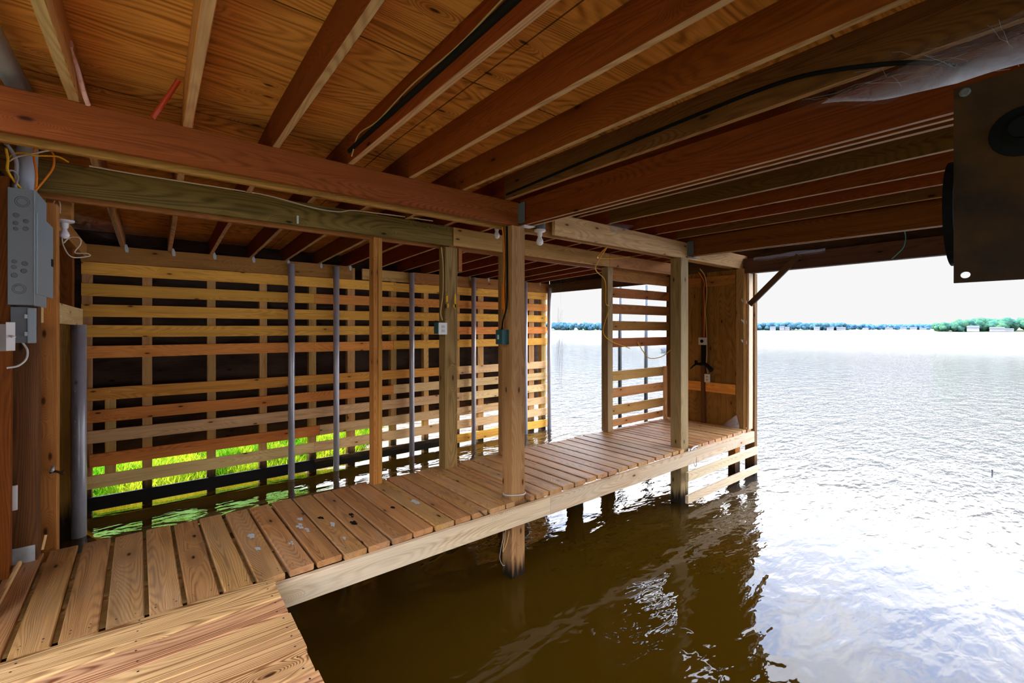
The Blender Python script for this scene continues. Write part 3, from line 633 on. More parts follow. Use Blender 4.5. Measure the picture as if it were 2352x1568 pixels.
def wall_left():
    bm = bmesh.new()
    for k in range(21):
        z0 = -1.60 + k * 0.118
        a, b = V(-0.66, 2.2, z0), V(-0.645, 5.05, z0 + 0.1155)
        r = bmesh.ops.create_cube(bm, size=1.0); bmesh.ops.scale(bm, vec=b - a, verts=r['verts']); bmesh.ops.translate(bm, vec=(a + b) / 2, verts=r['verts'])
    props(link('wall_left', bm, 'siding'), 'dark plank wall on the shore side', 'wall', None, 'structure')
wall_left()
def wall_shore():  # unseen wall closed against back light; gap left to light the platform
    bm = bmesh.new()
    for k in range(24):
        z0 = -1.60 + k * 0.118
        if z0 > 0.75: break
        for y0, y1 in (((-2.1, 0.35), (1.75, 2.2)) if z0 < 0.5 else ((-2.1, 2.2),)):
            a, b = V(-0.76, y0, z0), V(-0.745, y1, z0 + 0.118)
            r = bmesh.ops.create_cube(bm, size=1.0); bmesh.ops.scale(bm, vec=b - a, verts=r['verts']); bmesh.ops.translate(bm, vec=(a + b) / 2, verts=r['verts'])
    props(link('wall_front', bm, 'siding'), 'dark plank wall at the shore end, unseen, with an opening left to let light in', 'wall', None, 'structure')
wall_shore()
def wall_side():  # unseen wall blocks side light near the lake, stops short for the platform
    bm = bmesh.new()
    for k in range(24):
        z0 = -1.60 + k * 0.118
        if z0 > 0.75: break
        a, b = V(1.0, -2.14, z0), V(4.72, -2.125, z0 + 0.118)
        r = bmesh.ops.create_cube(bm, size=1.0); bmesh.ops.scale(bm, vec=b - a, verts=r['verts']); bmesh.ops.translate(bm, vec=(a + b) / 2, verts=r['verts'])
    props(link('wall_side', bm, 'siding'), 'dark plank wall on the far side of the boat slip unseen, stopped short to let light in', 'wall', None, 'structure')
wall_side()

# electric panel
t = empty('electric_panel', V(-0.42, 2.7, 0.095)); props(t, 'grey steel electric panel with round knockouts and a hinged door', 'panel', None, 'thing')
pb = box('panel_body', (-0.452, -0.381), (2.60, 2.80), (0.095, 0.556), 'panelgrey', parent=t, bev=0.002)
fr = box('panel_front', (-0.381, -0.377), (2.598, 2.84), (0.093, 0.558), 'panelpale', parent=t, bev=0.001)
dr = box('door', (-0.3768, -0.3705), (2.61, 2.955), (0.140, 0.47), 'panelpale', parent=t, bev=0.003)
box('latch', (-0.3705, -0.366), (2.90, 2.93), (0.285, 0.318), 'rust', parent=dr, bev=0.001)
def knock(u, v, r):
    p = onY(u, v, 2.5993)
    bm = bmesh.new(); n_ = 20
    for rad in ((r, r * 0.9), (r * 0.72, r * 0.64)) if r > 0.02 else ((r, r * 0.82),):
        for sgn in (0,):
            a = [bm.verts.new((rad[0] * math.cos(k * 2 * math.pi / n_), 0, rad[0] * math.sin(k * 2 * math.pi / n_))) for k in range(n_)]
            b = [bm.verts.new((rad[1] * math.cos(k * 2 * math.pi / n_), -0.0015, rad[1] * math.sin(k * 2 * math.pi / n_))) for k in range(n_)]
            for k in range(n_): bm.faces.new((a[k], b[k], b[(k + 1) % n_], a[(k + 1) % n_]))
            if rad[0] == r and r <= 0.02: bm.faces.new(b)
    bmesh.ops.recalc_face_normals(bm, faces=bm.faces[:])
    link('knockout', bm, 'darkgrey', pb, PV(p))
for u, v, r in ((51, 463, 0.030), (37, 494, 0.013), (36, 512, 0.011), (60, 508, 0.012), (36, 525, 0.010), (59, 525, 0.012), (33, 600, 0.011), (57, 605, 0.013), (32, 613, 0.011), (55, 622, 0.013), (33, 632, 0.013), (44, 663, 0.028)): knock(u, v, r)
# sub box with lid and pigtail
t = empty('cutoff_box', V(-0.42, 2.65, -0.056)); props(t, 'small dark grey disconnect box with open lid under the electric panel', 'box', None, 'thing')
box('box_body', (-0.448, -0.403), (2.62, 2.70), (-0.056, 0.088), 'darkgrey', parent=t, bev=0.002)
l = box('lid', (-0.4025, -0.3765), (2.615, 2.628), (-0.058, 0.085), 'panelpale', parent=t, bev=0.006)
for z in (-0.02, 0.05): box('hinge', (-0.408, -0.400), (2.608, 2.6205), (z - 0.008, z + 0.008), 'steel', parent=t, bev=0.001)
tube('pigtail_wire', [(-0.418, 2.64, -0.055), (-0.402, 2.62, -0.085), (-0.402, 2.60, -0.12), (-0.42, 2.58, -0.145), (-0.45, 2.58, -0.152)], 0.005, 'white', parent=t)
# light switch
t = empty('light_switch', V(-0.43, 2.44, -0.08)); props(t, 'white toggle light switch on the stud below the electric panel', 'switch', None, 'thing')
box('switch_box', (-0.452, -0.424), (2.452, 2.50), (-0.082, 0.018), 'offwhite', parent=t, bev=0.003)
sp = link('face_plate', box_bm((0.034, 0.006, 0.145), 0.002), 'white', t, V(-0.418, 2.446, -0.028), Matrix.Rotation(math.radians(28), 3, 'Z'))
link('toggle', box_bm((0.016, 0.022, 0.008), 0.002), 'white', sp, V(-0.412, 2.437, -0.028), Matrix.Rotation(math.radians(50), 3, 'Z') @ Matrix.Rotation(0.4, 3, 'X'))
link('slot', box_bm((0.004, 0.004, 0.05), 0.001), 'black', sp, V(-0.4195, 2.4445, -0.03), Matrix.Rotation(math.radians(28), 3, 'Z'))
box('cover_plate', (-0.466, -0.449), (2.742, 2.752), (-0.755, -0.652), 'white', 'small white blank plate low on the shore wall above the deck', 'plate')
box('post_foot_plate', (-0.474, -0.405), (2.7925, 2.7985), (-1.0, -0.932), 'steel', 'galvanised metal plate at the foot of the wide dark post', 'plate', bev=0.001)
lumber('loose_stick', onZ(46, 1292, -0.965), onZ(-6, 1388, -0.992), 0.016, 0.012, (0, 0, 1), M['slatpale'], 'loose pale stick lying on the planks at the foot of the shore wall', 'stick', segs=3)
lumber('wedge_stick', onY(106, 1228, 2.82), onY(98, 1262, 2.80), 0.008, 0.01, (1, 0, 0), M['slatpale'], 'splinter of wood leaning on the jamb post foot', 'stick', segs=2)
t = empty('latch_hook', V(-0.37, 2.98, -0.66)); props(t, 'small rusty latch hook on the pine jamb post', 'hook', None, 'thing')
tube('hook_arm', [(-0.385, 2.98, -0.672), (-0.368, 2.975, -0.668), (-0.355, 2.97, -0.672), (-0.342, 2.97, -0.682), (-0.338, 2.97, -0.668)], 0.007, 'rust', parent=t)
tube('thumb_screw', [(-0.377, 2.978, -0.668), (-0.372, 2.975, -0.64)], lambda q: 0.012 - 0.006 * q, 'steel', parent=t)
# conduits
def cond(pts, label, r=0.043): return tube('conduit', pts, r, 'pvc', label, 'conduit', sides=20)
cond([(-0.412, 2.665, 0.553), (-0.412, 2.665, 0.62), (-0.405, 2.64, 0.70), (-0.385, 2.50, 0.79), (-0.366, 2.32, 0.82), (-0.362, 2.0, 0.822), (-0.36, 1.2, 0.815)], 'fat grey plastic conduit rising from the electric panel over the red beam')
def wire(pts, m, r, label): return tube('loose_wire', pts, r, m, label, 'wire')
def P(u, v, y): q = onY(u, v, y); return (q.x, q.y, q.z)
wire([P(82, 437, 2.62), P(84, 400, 2.60), P(78, 360, 2.58), P(82, 338, 2.57), P(84, 325, 2.50)], 'orange', 0.006, 'orange wire rising straight from the panel corner to the beam')
wire([P(83, 436, 2.60), P(105, 410, 2.58), P(122, 385, 2.57), P(124, 360, 2.57), P(117, 345, 2.57)], 'orange', 0.005, 'orange wire looping up from the panel with a white tie')
wire([P(22, 362, 2.57), P(35, 352, 2.55), P(60, 352, 2.53), P(80, 357, 2.53), P(110, 358, 2.53), P(135, 360, 2.55), P(157, 372, 2.58)], 'yellow', 0.0045, 'yellow wire sticking out sideways over the panel')
wire([P(21, 370, 2.57), P(40, 360, 2.55), P(75, 353, 2.53), P(120, 344, 2.53)], 'cream', 0.004, 'cream wire crossing the fat conduit above the panel')
wire([P(14, 330, 2.52), P(30, 352, 2.55), P(38, 375, 2.57), P(37, 400, 2.58), P(36, 432, 2.62)], 'greycable', 0.009, 'thick grey cable bending down behind the tan stud into the panel')
wire([P(13, 340, 2.50), P(18, 365, 2.52), P(17, 390, 2.52), P(30, 412, 2.58), P(52, 437, 2.63)], 'yellow', 0.006, 'yellow cable running behind the tan stud into the panel top')
wire([P(14, 393, 2.55), P(30, 392, 2.55), P(41, 405, 2.56), P(36, 425, 2.6)], 'greycable', 0.005, 'thin grey cable arching above the panel')
# porcelain lamp in the shore corner with dangling loops
def bulb_light(name, c, label, base_m='ceramic', base=True, r=0.0325, up=1, box_h=0.0):
    t = empty(name, c); props(t, label, 'lamp', None, 'thing')
    bl = r
    b = link('bulb', lathe_bm([(0.001, -bl * 0.98), (bl * 0.5, -bl * 0.86), (bl * 0.86, -bl * 0.5), (bl, 0), (bl * 0.88, bl * 0.5), (bl * 0.62, bl * 0.98), (bl * 0.47, bl * 1.5), (bl * 0.44, bl * 1.9)], 24), 'glass', t, c, smooth=True)
    link('holder', lathe_bm([(0.017, 0.045), (0.022, 0.06), (0.023, 0.082), (0.045, 0.088), (0.052, 0.094), (0.052, 0.104)], 24), base_m, t, c, smooth=False)
    if box_h: link('ceiling_box', lathe_bm([(0.047, 0.103), (0.05, 0.106), (0.05, 0.103 + box_h), (0.045, 0.106 + box_h)], 24), 'darkgrey', t, c)
    return t
bulb_light('bare_bulb', V(1.900, 2.100, 0.549), 'bare white bulb under a dark round box beside the thick post', box_h=0.095)
bulb_light('bare_bulb', V(1.859, 2.50, 0.648), 'bare white bulb under the joists just behind the thick post', r=0.030)
t = bulb_light('bare_bulb', V(-0.361, 3.2, 0.478), 'bare bulb in a porcelain holder in the shore corner by the panel', r=0.028)
box('mounting_block', (-0.42, -0.33), (3.16, 3.24), (0.552, 0.66), 'cap', 'brown mounting block above the shore corner bulb', 'block')
wire([P(142, 543, 3.25), P(146, 565, 3.25), P(165, 590, 3.25), P(205, 588, 3.3), P(200, 582, 3.3), P(172, 580, 3.3), P(185, 560, 3.3), P(182, 546, 3.3), P(160, 546, 3.3), P(146, 558, 3.28)], 'cream', 0.004, 'cream wire curled in loops below the shore corner bulb')
wire([P(126, 492, 3.15), P(121, 475, 3.15), P(128, 458, 3.15), P(137, 465, 3.15), P(138, 490, 3.15)], 'cream', 0.004, 'cream wire loop above the shore corner bulb')
# cable along the green beam and joist, post cables
wire([P(205, 381, 2.755), P(300, 398, 2.755), P(420, 417, 2.755), P(560, 439, 2.755), P(620, 450, 2.755), (0.72, 2.757, 0.705), (0.86, 2.757, 0.705), (0.95, 2.757, 0.728), (1.10, 2.757, 0.735), (1.3, 2.757, 0.742), (1.5, 2.757, 0.745)], 'cream', 0.005, 'thin cream cable stapled along the top of the greenish beam')
box('staple_block', (0.63, 0.64), (2.752, 2.7612), (0.600, 0.645), 'offwhite', 'pale bent staple on the greenish beam', 'staple', bev=0.001)
tube('joist_cable', [(0.6835, 2.00, 0.768), (0.680, 1.9, 0.83), (0.682, 1.7, 0.815), (0.680, 1.4, 0.826), (0.682, 1.1, 0.815), (0.681, 0.8, 0.828), (0.681, 0.4, 0.812)], 0.004, 'tan', 'thin tan cable clipped along the side of the fourth joist', 'cable')
tube('joist_cable', [(1.588, 2.04, 0.775), (1.586, 1.5, 0.790), (1.586, 0.95, 0.80), (1.585, 0.62, 0.80), (1.575, 0.45, 0.77), (1.57, 0.25, 0.70), (1.55, 0.14, 0.62)], 0.009, 'black', 'black cable along the dark olive joist drooping to the rusty hoist plate', 'cable')
tube('tar_strip', [(0.6832, 2.03, 0.80), (0.6825, 1.2, 0.795), (0.6825, 0.3, 0.80)], lambda q: 0.014 + 0.008 * q, 'tar', 'dark tarry strip running along the side of the fourth joist', 'strip')
# cables and boxes on posts
outlet(V(1.617, 2.8, 0), (-1, 0, 0), 'white outlet plate on a teal box fixed to the olive post', 'teal') if False else None
t = empty('power_outlet', V(1.58, 2.76, -0.037)); props(t, 'white outlet with a teal box on the olive post', 'outlet', None, 'thing')
box('outlet_box', (1.556, 1.616), (2.792, 2.845), (-0.036, 0.045), 'teal', parent=t, bev=0.004)
f = box('face_plate', (1.560, 1.628), (2.781, 2.7885), (-0.040, 0.044), 'white', parent=t, bev=0.002)
for z in (0.016, -0.014): box('receptacle', (1.583, 1.607), (2.778, 2.7812), (z - 0.010, z + 0.010), 'offwhite', parent=f, bev=0.001)
t = empty('junction_box', V(1.63, 2.12, -0.095)); props(t, 'teal plastic junction box on the shore side of the thick post', 'box', None, 'thing')
box('box_body', (1.590, 1.6415), (2.085, 2.150), (-0.092, -0.005), 'teal', parent=t, bev=0.004)
box('label_patch', (1.5885, 1.5905), (2.115, 2.132), (-0.062, -0.036), 'offwhite', parent=t, bev=0.0005)
bx('mount_board', (1.622, 1.6415), (2.10, 2.158), (-0.10, 0.005), 'z', 'post', 'small board behind the teal junction box', 'board', segs=2)
tube('post_cable', [(1.625, 2.13, 0.61), (1.63, 2.12, 0.5), (1.632, 2.118, 0.4), (1.630, 2.122, 0.25), (1.632, 2.118, 0.12), (1.628, 2.125, 0.0)], 0.006, 'orange', 'orange cable down the thick post into the teal junction box', 'cable')
tube('post_cable', [(1.635, 2.10, 0.61), (1.633, 2.095, 0.45), (1.63, 2.09, 0.25), (1.615, 2.075, 0.13), (1.60, 2.09, 0.05), (1.615, 2.12, 0.0)], 0.007, 'black', 'black cable bowing down the side of the thick post', 'cable')
tube('post_cable', [(1.59, 2.80, 0.58), (1.605, 2.80, 0.45), (1.603, 2.80, 0.25), (1.585, 2.80, 0.12), (1.60, 2.80, 0.06)], 0.006, 'tan', 'tan cable down the olive post to its outlet', 'cable')
box('tape_patch', (1.636, 1.6418), (2.128, 2.15), (0.12, 0.27), M['orange'], 'orange tape strip on the shore side of the thick post', 'tape', bev=0.0005)
def splash():
    bm = bmesh.new()
    for (x, z, w, h) in ((1.632, 0.215, 0.012, 0.05), (1.640, 0.165, 0.008, 0.04), (1.70, 0.20, 0.010, 0.10), (1.695, 0.165, 0.014, 0.03)):
        c = V(x, 2.7885, z); rr = random.Random(int(x * 999))
        bm.faces.new([bm.verts.new(c + Vector((w * S * rr.uniform(0.6, 1.1) * math.cos(a * 0.628), 0, h * S * 0.6 * rr.uniform(0.6, 1.1) * math.sin(a * 0.628)))) for a in range(10)])
    bmesh.ops.recalc_face_normals(bm, faces=bm.faces[:])
    props(link('paint_splash', bm, M['yellow']), 'orange paint splashes on the face of the olive post', 'paint', None, 'thing')
splash()
# yellow wire over the pale post
wire([(2.62, 2.15, 0.61), (2.75, 2.35, 0.58), (2.95, 2.5, 0.60), (3.2, 2.55, 0.63), (3.5, 2.6, 0.68)], 'yellow', 0.007, 'yellow cord swagged under the roof near the pale railing post')
wire([(2.62, 2.15, 0.61), (2.95, 2.55, 0.52), (3.36, 2.785, 0.46), (3.37, 2.785, 0.25), (3.42, 2.785, 0.2), (3.33, 2.785, -0.02), (3.45, 2.785, -0.12), (3.68, 2.80, -0.175), (3.80, 2.83, -0.20)], 'yellow', 0.006, 'yellow cord hanging across the pale railing post to the slats')
wire([(3.95, 2.84, -0.14), (4.02, 2.82, -0.24), (4.10, 2.80, -0.31), (4.30, 2.78, -0.30), (4.53, 2.77, -0.20)], 'yellow', 0.006, 'yellow cord looping below the fifth railing slat')
# wire loop at foot of thick post, rope and cleat at pale post
def ring(c, rx_, ry_, z): return [(c[0] + rx_ * math.cos(a * 0.5236), c[1] + ry_ * math.sin(a * 0.5236), z + 0.004 * math.sin(a)) for a in range(13)]
tube('wire_loop', ring((1.694, 2.10), 0.068, 0.062, -0.985), 0.006, 'rope', 'grey wire loop around the foot of the thick post', 'wire')
tube('hanging_twine', [(1.56, 2.01, -1.13), (1.545, 2.005, -1.20), (1.53, 2.0, -1.255), (1.56, 2.0, -1.21), (1.575, 2.0, -1.15)], 0.0022, 'tan', 'tan twine loop hanging below the edge board beside the thick post', 'twine')
tube('hanging_twine', [(1.54, 2.0, -1.15), (1.515, 2.0, -1.24), (1.510, 2.0, -1.29), (1.530, 2.0, -1.33), (1.545, 2.0, -1.335)], 0.0022, 'greycable', 'grey twine hanging lower beside the thick post pile', 'twine')
t = empty('dock_cleat', V(3.56, 2.03, -1.0)); props(t, 'small metal cleat with tied line at the foot of the pale post', 'cleat', None, 'thing')
tube('cleat_bar', [(3.53, 2.008, -1.025), (3.58, 2.008, -1.008), (3.64, 2.008, -1.005)], 0.010, 'steel', parent=t)
tube('mooring_line', [(3.57, 2.0, -1.01), (3.545, 1.995, -1.06), (3.55, 1.99, -1.13), (3.575, 1.985, -1.165), (3.59, 1.99, -1.10), (3.575, 1.995, -1.03)], 0.004, 'rope', parent=t)

# joist hangers at beam ends (U shaped galvanised, dark)
for x, nm in ((1.694, 'thick'), (3.570, 'pale lake-side')):
    t = empty('beam_hanger', V(x, 2.05, 0.62)); props(t, 'dull metal hanger where deep beam meets front beam above the %s post' % nm, 'bracket', None, 'thing')
    box('side_strap', (x - 0.004, x - 0.001), (2.0, 2.0585), (0.625, 0.745), 'darkgrey', parent=t, bev=0.0005)
    box('side_strap', (x + 0.078, x + 0.081), (2.0, 2.0585), (0.625, 0.745), 'darkgrey', parent=t, bev=0.0005)
    box('seat', (x - 0.004, x + 0.081), (2.0, 2.0585), (0.608, 0.611), 'steel', parent=t, bev=0.0005)

# odd sticks between joists
tube('red_pipe', [onY(350, 272, 2.00), onY(368, 246, 1.99), onY(385, 222, 1.98), onY(411, 183, 1.96)], 0.011, 'redstick', 'short red pipe end poking over the red beam between joists', 'pipe', sides=12)
tube('foam_strip', [onY(202, 240, 2.05), onY(190, 205, 2.0), onY(178, 160, 1.95), onY(162, 118, 1.88), onY(156, 98, 1.84)], lambda q: 0.010 + 0.012 * max(0, q - 0.8) * 5 * 0.6, 'twig', 'crusty pink foam strip along the first joist', 'strip')

# ------------------------------------------------------------------ hoist plate, belt wheel, cobweb
PX = 1.5
t = empty('hoist_plate', V(PX, 0.1, 0.11)); props(t, 'large rusty steel hoist plate hanging from the roof, small round hole at its lower corner', 'plate', None, 'thing')
def plate():
    bm = bmesh.new()
    W0, H0 = 0.62, 0.466          # along -Y, height
    hy, hz, hr = 0.030, 0.0185, 0.0088
    bm2 = bmesh.new()
    out = [(0.178, 0.11), (0.178 - W0, 0.11), (0.178 - W0, 0.576), (0.178, 0.576)]
    hc = onX(2217, 631, PX)
    n_ = 24
    # face with a round hole: fan between outer rectangle samples and the hole circle
    sq = []
    for k in range(n_):
        a = 2 * math.pi * k / n_; dx, dz = math.cos(a), math.sin(a); m_ = max(abs(dx), abs(dz)); sq.append((hc.y + dx / m_ * 0.017, hc.z + dz / m_ * 0.017))
    cir = [(hc.y + hr * math.cos(2 * math.pi * k / n_), hc.z + hr * 0.9 * math.sin(2 * math.pi * k / n_)) for k in range(n_)]
    th = 0.009
    def v(y, z, x): return bm.verts.new(V(PX + x, y, z))
    fs, bs = [v(y, z, 0) for y, z in sq], [v(y, z, th) for y, z in sq]
    fc, bc = [v(y, z, 0) for y, z in cir], [v(y, z, th) for y, z in cir]
    for k in range(n_):
        j = (k + 1) % n_
        bm.faces.new((fs[k], fs[j], fc[j], fc[k])); bm.faces.new((bs[j], bs[k], bc[k], bc[j])); bm.faces.new((fc[k], fc[j], bc[j], bc[k]))
    def slab(y0, y1, z0, z1):
        p = [v(y, z, x) for x in (0, th) for y, z in ((y0, z0), (y1, z0), (y1, z1), (y0, z1))]
        bm.faces.new(p[0:4]); bm.faces.new(list(reversed(p[4:8])))
        for k in range(4): bm.faces.new((p[k], p[(k + 1) % 4], p[4 + (k + 1) % 4], p[4 + k]))
    a, b = hc.y - 0.017, hc.y + 0.017; c, d = hc.z - 0.017, hc.z + 0.017
    y1, y0 = 0.178, 0.178 - W0
    slab(b, y1, 0.11, 0.576); slab(y0, a, 0.11, 0.576); slab(a, b, d, 0.576); slab(a, b, 0.11, c)
    bmesh.ops.remove_doubles(bm, verts=bm.verts[:], dist=1e-5)
    bmesh.ops.recalc_face_normals(bm, faces=bm.faces[:])
    return bm
link('plate_sheet', plate(), 'rust', t)
link('bolt_head', lathe_bm([(0.014, 0), (0.014, 0.006), (0.009, 0.009)], 14), 'darkgrey', t, V(PX, *[onX(2217, 213, PX).y, onX(2217, 213, PX).z]), rotmx)
link('shaft_hub', lathe_bm([(0.075, 0), (0.075, 0.004), (0.05, 0.012), (0.03, 0.03), (0.03, 0.05)], 24), 'black', t, V(PX, onX(2352, 300, PX).y, onX(2352, 300, PX).z), rotmx)
link('hanger_bar', box_bm((0.03, 0.03, 0.42), 0.004), 'rust', t, V(PX + 0.02, -0.12, 0.655))
# belt wheel: rim seen edge-on behind the plate edge
rr_ = 0.187
wc = onX(2196, 492, 1.67)
roty = Matrix((Vector((1, 0, 0)), Vector((0, 0, -1)), Vector((0, 1, 0)))).transposed()
t2 = empty('belt_pulley', V(1.67, wc.y, wc.z)); props(t2, 'black curved rim of a belt pulley showing behind the rusty hoist plate', 'pulley', None, 'thing')
def wheel_bm():
    bm = bmesh.new(); n_ = 72; prof = [(rr_ * 0.90, -0.013), (rr_, -0.013), (rr_, 0.013), (rr_ * 0.90, 0.013)]
    rings = [[bm.verts.new((r * math.cos(2 * math.pi * k / n_), r * math.sin(2 * math.pi * k / n_), z)) for r, z in prof] for k in range(n_)]
    for k in range(n_):
        for q in range(4): bm.faces.new((rings[k][q], rings[(k + 1) % n_][q], rings[(k + 1) % n_][(q + 1) % 4], rings[k][(q + 1) % 4]))
    bmesh.ops.recalc_face_normals(bm, faces=bm.faces[:]); return bm
link('rim', wheel_bm(), 'black', t2, V(1.67, wc.y, wc.z), roty)
bm = bmesh.new()
for k in range(3):
    a = k * math.pi / 3 + 0.3; d = Vector((math.cos(a), math.sin(a), 0)) * rr_ * 0.9
    tube_into(bm, [-d, d], 0.012, 8)
tube_into(bm, [Vector((0, 0, -0.25)), Vector((0, 0, 0.03))], 0.02, 12)
link('spokes', bm, 'black', t2, V(1.67, wc.y, wc.z), roty)
# cobwebs
def web(name, corners, label, nu=22, nv=14, sag=0.03, dens=None, seed=1, strands=True, parent=None):
    """silk sheet between four points (metres) + stray strands"""
    bm = bmesh.new(); lay = None
    A, B, C, D = corners; G = []; TH_ = []
    for j in range(nv + 1):
        row = []
        for i in range(nu + 1):
            u, v = i / nu, j / nv
            p = (A * (1 - u) + B * u) * (1 - v) + (D * (1 - u) + C * u) * v
            p = p + Vector((0, 0, -sag * 4 * u * (1 - u) * (0.4 + 0.6 * v))) + Vector(noise.noise_vector(p * 6 + Vector((seed, 0, 0)))) * 0.012
            row.append(bm.verts.new(p)); TH_.append((dens or (lambda u, v: 0.6))(u, v))
        G.append(row)
    for a, b in zip(G, G[1:]):
        for i in range(nu): bm.faces.new((a[i], a[i + 1], b[i + 1], b[i]))
    c = sum((Vector(q) for q in corners), Vector()) / 4
    nv_ = len(bm.verts)
    if strands:
        rs = random.Random(seed)
        for k in range(5):
            s0, s1 = rs.random(), rs.random()
            p, q = A.lerp(D, s0), B.lerp(C, s1)
            P_ = [p.lerp(q, w) + Vector((0, 0, -0.03 * math.sin(w * math.pi) * rs.random())) for w in [x / 8 for x in range(9)]]
            tube_into(bm, P_, 0.0007, 4)
    tot = len(bm.verts); bmesh.ops.translate(bm, vec=-c, verts=bm.verts)
    o = link(name, bm, 'web', None, c, smooth=True)
    at = o.data.attributes.new('thick', 'FLOAT', 'POINT')
    at.data.foreach_set('value', TH_ + [0.9] * (tot - nv_))
    props(o, label, 'cobweb', 'cobwebs in the boathouse', 'thing'); return o
web('cobweb', [V(1.52, 0.46, 0.655), V(1.49, 0.172, 0.578), V(1.49, -0.05, 0.58), V(1.56, 0.02, 0.745)], 'large white cobweb sheet stretched over the top of the rusty hoist plate', sag=0.02,
    dens=lambda u, v: 0.22 + 1.1 * u ** 1.3 if v > 0.02 else 1.2, seed=3)
web('cobweb', [V(1.56, 0.55, 0.70), V(1.52, 0.30, 0.60), V(1.585, 0.0, 0.76), V(1.59, 0.30, 0.765)], 'faint cobweb veil from the joist to the black cable', dens=lambda u, v: 0.10, seed=5)
web('cobweb', [V(2.50, 2.03, 0.76), V(2.78, 2.02, 0.76), V(2.62, 2.055, 0.69), V(2.52, 2.055, 0.70)], 'dusty cobweb hanging at the pale end of the front beam', dens=lambda u, v: 0.28, seed=8, sag=0.0)
web('cobweb', [V(4.59, 1.95, 0.70), V(4.59, 1.35, 0.71), V(4.58, 1.35, 0.66), V(4.58, 1.95, 0.64)], 'dusty cobweb along the top of the lake header', dens=lambda u, v: 0.30, seed=9, sag=0.0)
web('cobweb', [V(4.52, 2.08, -0.86), V(4.56, 2.25, -0.99), V(4.50, 2.22, -0.99), V(4.52, 2.05, -0.99)], 'small white cobweb in the lake-edge corner on the walkway planks', dens=lambda u, v: 0.45, seed=11, sag=0.0)
web('cobweb', [V(-0.34, 3.2, 0.60), V(0.10, 3.6, 0.58), V(-0.05, 3.5, 0.50), V(-0.34, 3.2, 0.52)], 'grey cobweb drifting from the shore corner bulb', dens=lambda u, v: 0.12 * (1 - u), seed=13, sag=0.01, strands=False)
for i, (z, nm) in enumerate(((0.30, 'highest'), (0.10, 'second'), (-0.10, 'third'))):
    web('cobweb', [V(4.545, 2.05, z), V(4.704, 2.02, z - 0.015), V(4.704, 2.02, z - 0.03), V(4.545, 2.05, z - 0.02)], 'little web bridging the two lake-end corner posts, %s one' % nm, nu=8, nv=3, dens=lambda u, v: 0.5, seed=20 + i, strands=False)
tube('teal_twine', [onX(2078, 530, 4.5), onX(2080, 548, 4.5), onX(2075, 568, 4.5), onX(2062, 582, 4.5), onX(2048, 594, 4.5)], 0.004, 'tealrope', 'thin teal twine dangling from the lake header', 'twine')
def wisp():
    bm = bmesh.new(); rs = random.Random(4)
    top = onY(1288, 700, 4.4); c = PV(top)
    for k in range(26):
        a = PV(onY(1286 + rs.uniform(-5, 8), 752 + rs.uniform(-50, 30), 4.4)) - c; b = PV(onY(1284 + rs.uniform(-16, 12), 800 + rs.uniform(10, 140), 4.4)) - c
        pts = [a.lerp(b, w) + Vector((rs.uniform(-1, 1), rs.uniform(-1, 1), rs.uniform(-1, 1))) * 0.015 for w in (0, .25, .5, .75, 1)]
        tube_into(bm, pts, 0.0008, 4)
    tube_into(bm, [Vector((0, 0, 0.55)), Vector((0, 0, 0))] , 0.0008, 4)
    for k in range(14):
        a = PV(onY(1296 + rs.uniform(-3, 3), 788 + rs.uniform(-14, 14), 4.4)) - c
        tube_into(bm, [a, a + Vector((rs.uniform(-.03, .03), 0, rs.uniform(-.05, .05)))], 0.002, 4)
    o = link('hanging_wisp', bm, 'greycable', None, c); props(o, 'grey wispy web hanging in the gap at the end of the slatted wall', 'cobweb', None, 'thing')
wisp()

# ------------------------------------------------------------------ lake, bank, far shore
def plane(name, x0, x1, y0, y1, z, m, label, cat):
    bm = bmesh.new(); vs = [bm.verts.new((x, y, z)) for x, y in ((x0, y0), (x1, y0), (x1, y1), (x0, y1))]; bm.faces.new(vs)
    return props(link(name, bm, m), label, cat, None, 'structure')
plane('lake_water', -40, 1500, -1500, 1500, 0.0, 'water', 'brown lake water under the walkway and out to the far shore', 'water')
def bank_edge(x): return 7.12 + 0.10 * noise.noise(Vector((x * 0.8, 0, 0))) + max(0, x - 2.5) * 1.6
def bank_z(x, y):
    e = y - bank_edge(x)
    return -0.12 if e < 0 else -0.10 + 0.35 * (1 - math.exp(-e * 1.5)) + 0.55 * max(0, e - 0.8)
def bank():
    bm = bmesh.new(); nx, ny = 30, 20; G = []
    for j in range(ny + 1):
        row = []
        for i in range(nx + 1):
            x = -9 + 15 * i / nx; y = 6.98 + 9 * (j / ny) ** 1.5
            row.append(bm.verts.new((x, y, bank_z(x, y) + 0.03 * noise.noise(Vector((x * 2, y * 2, 0))))))
        G.append(row)
    for a, b in zip(G, G[1:]):
        for i in range(nx): bm.faces.new((a[i], a[i + 1], b[i + 1], b[i]))
    props(link('bank_ground', bm, 'soil', smooth=True), 'grassy bank outside the slatted wall', 'ground', None, 'structure')
bank()
plane('bounce_yard', -40, -1.25, -16, 13, 0.22, 'shore', 'unseen sunlit yard behind the boathouse, added to bounce light', 'ground')  # unseen ground added to bounce light up onto the ceiling
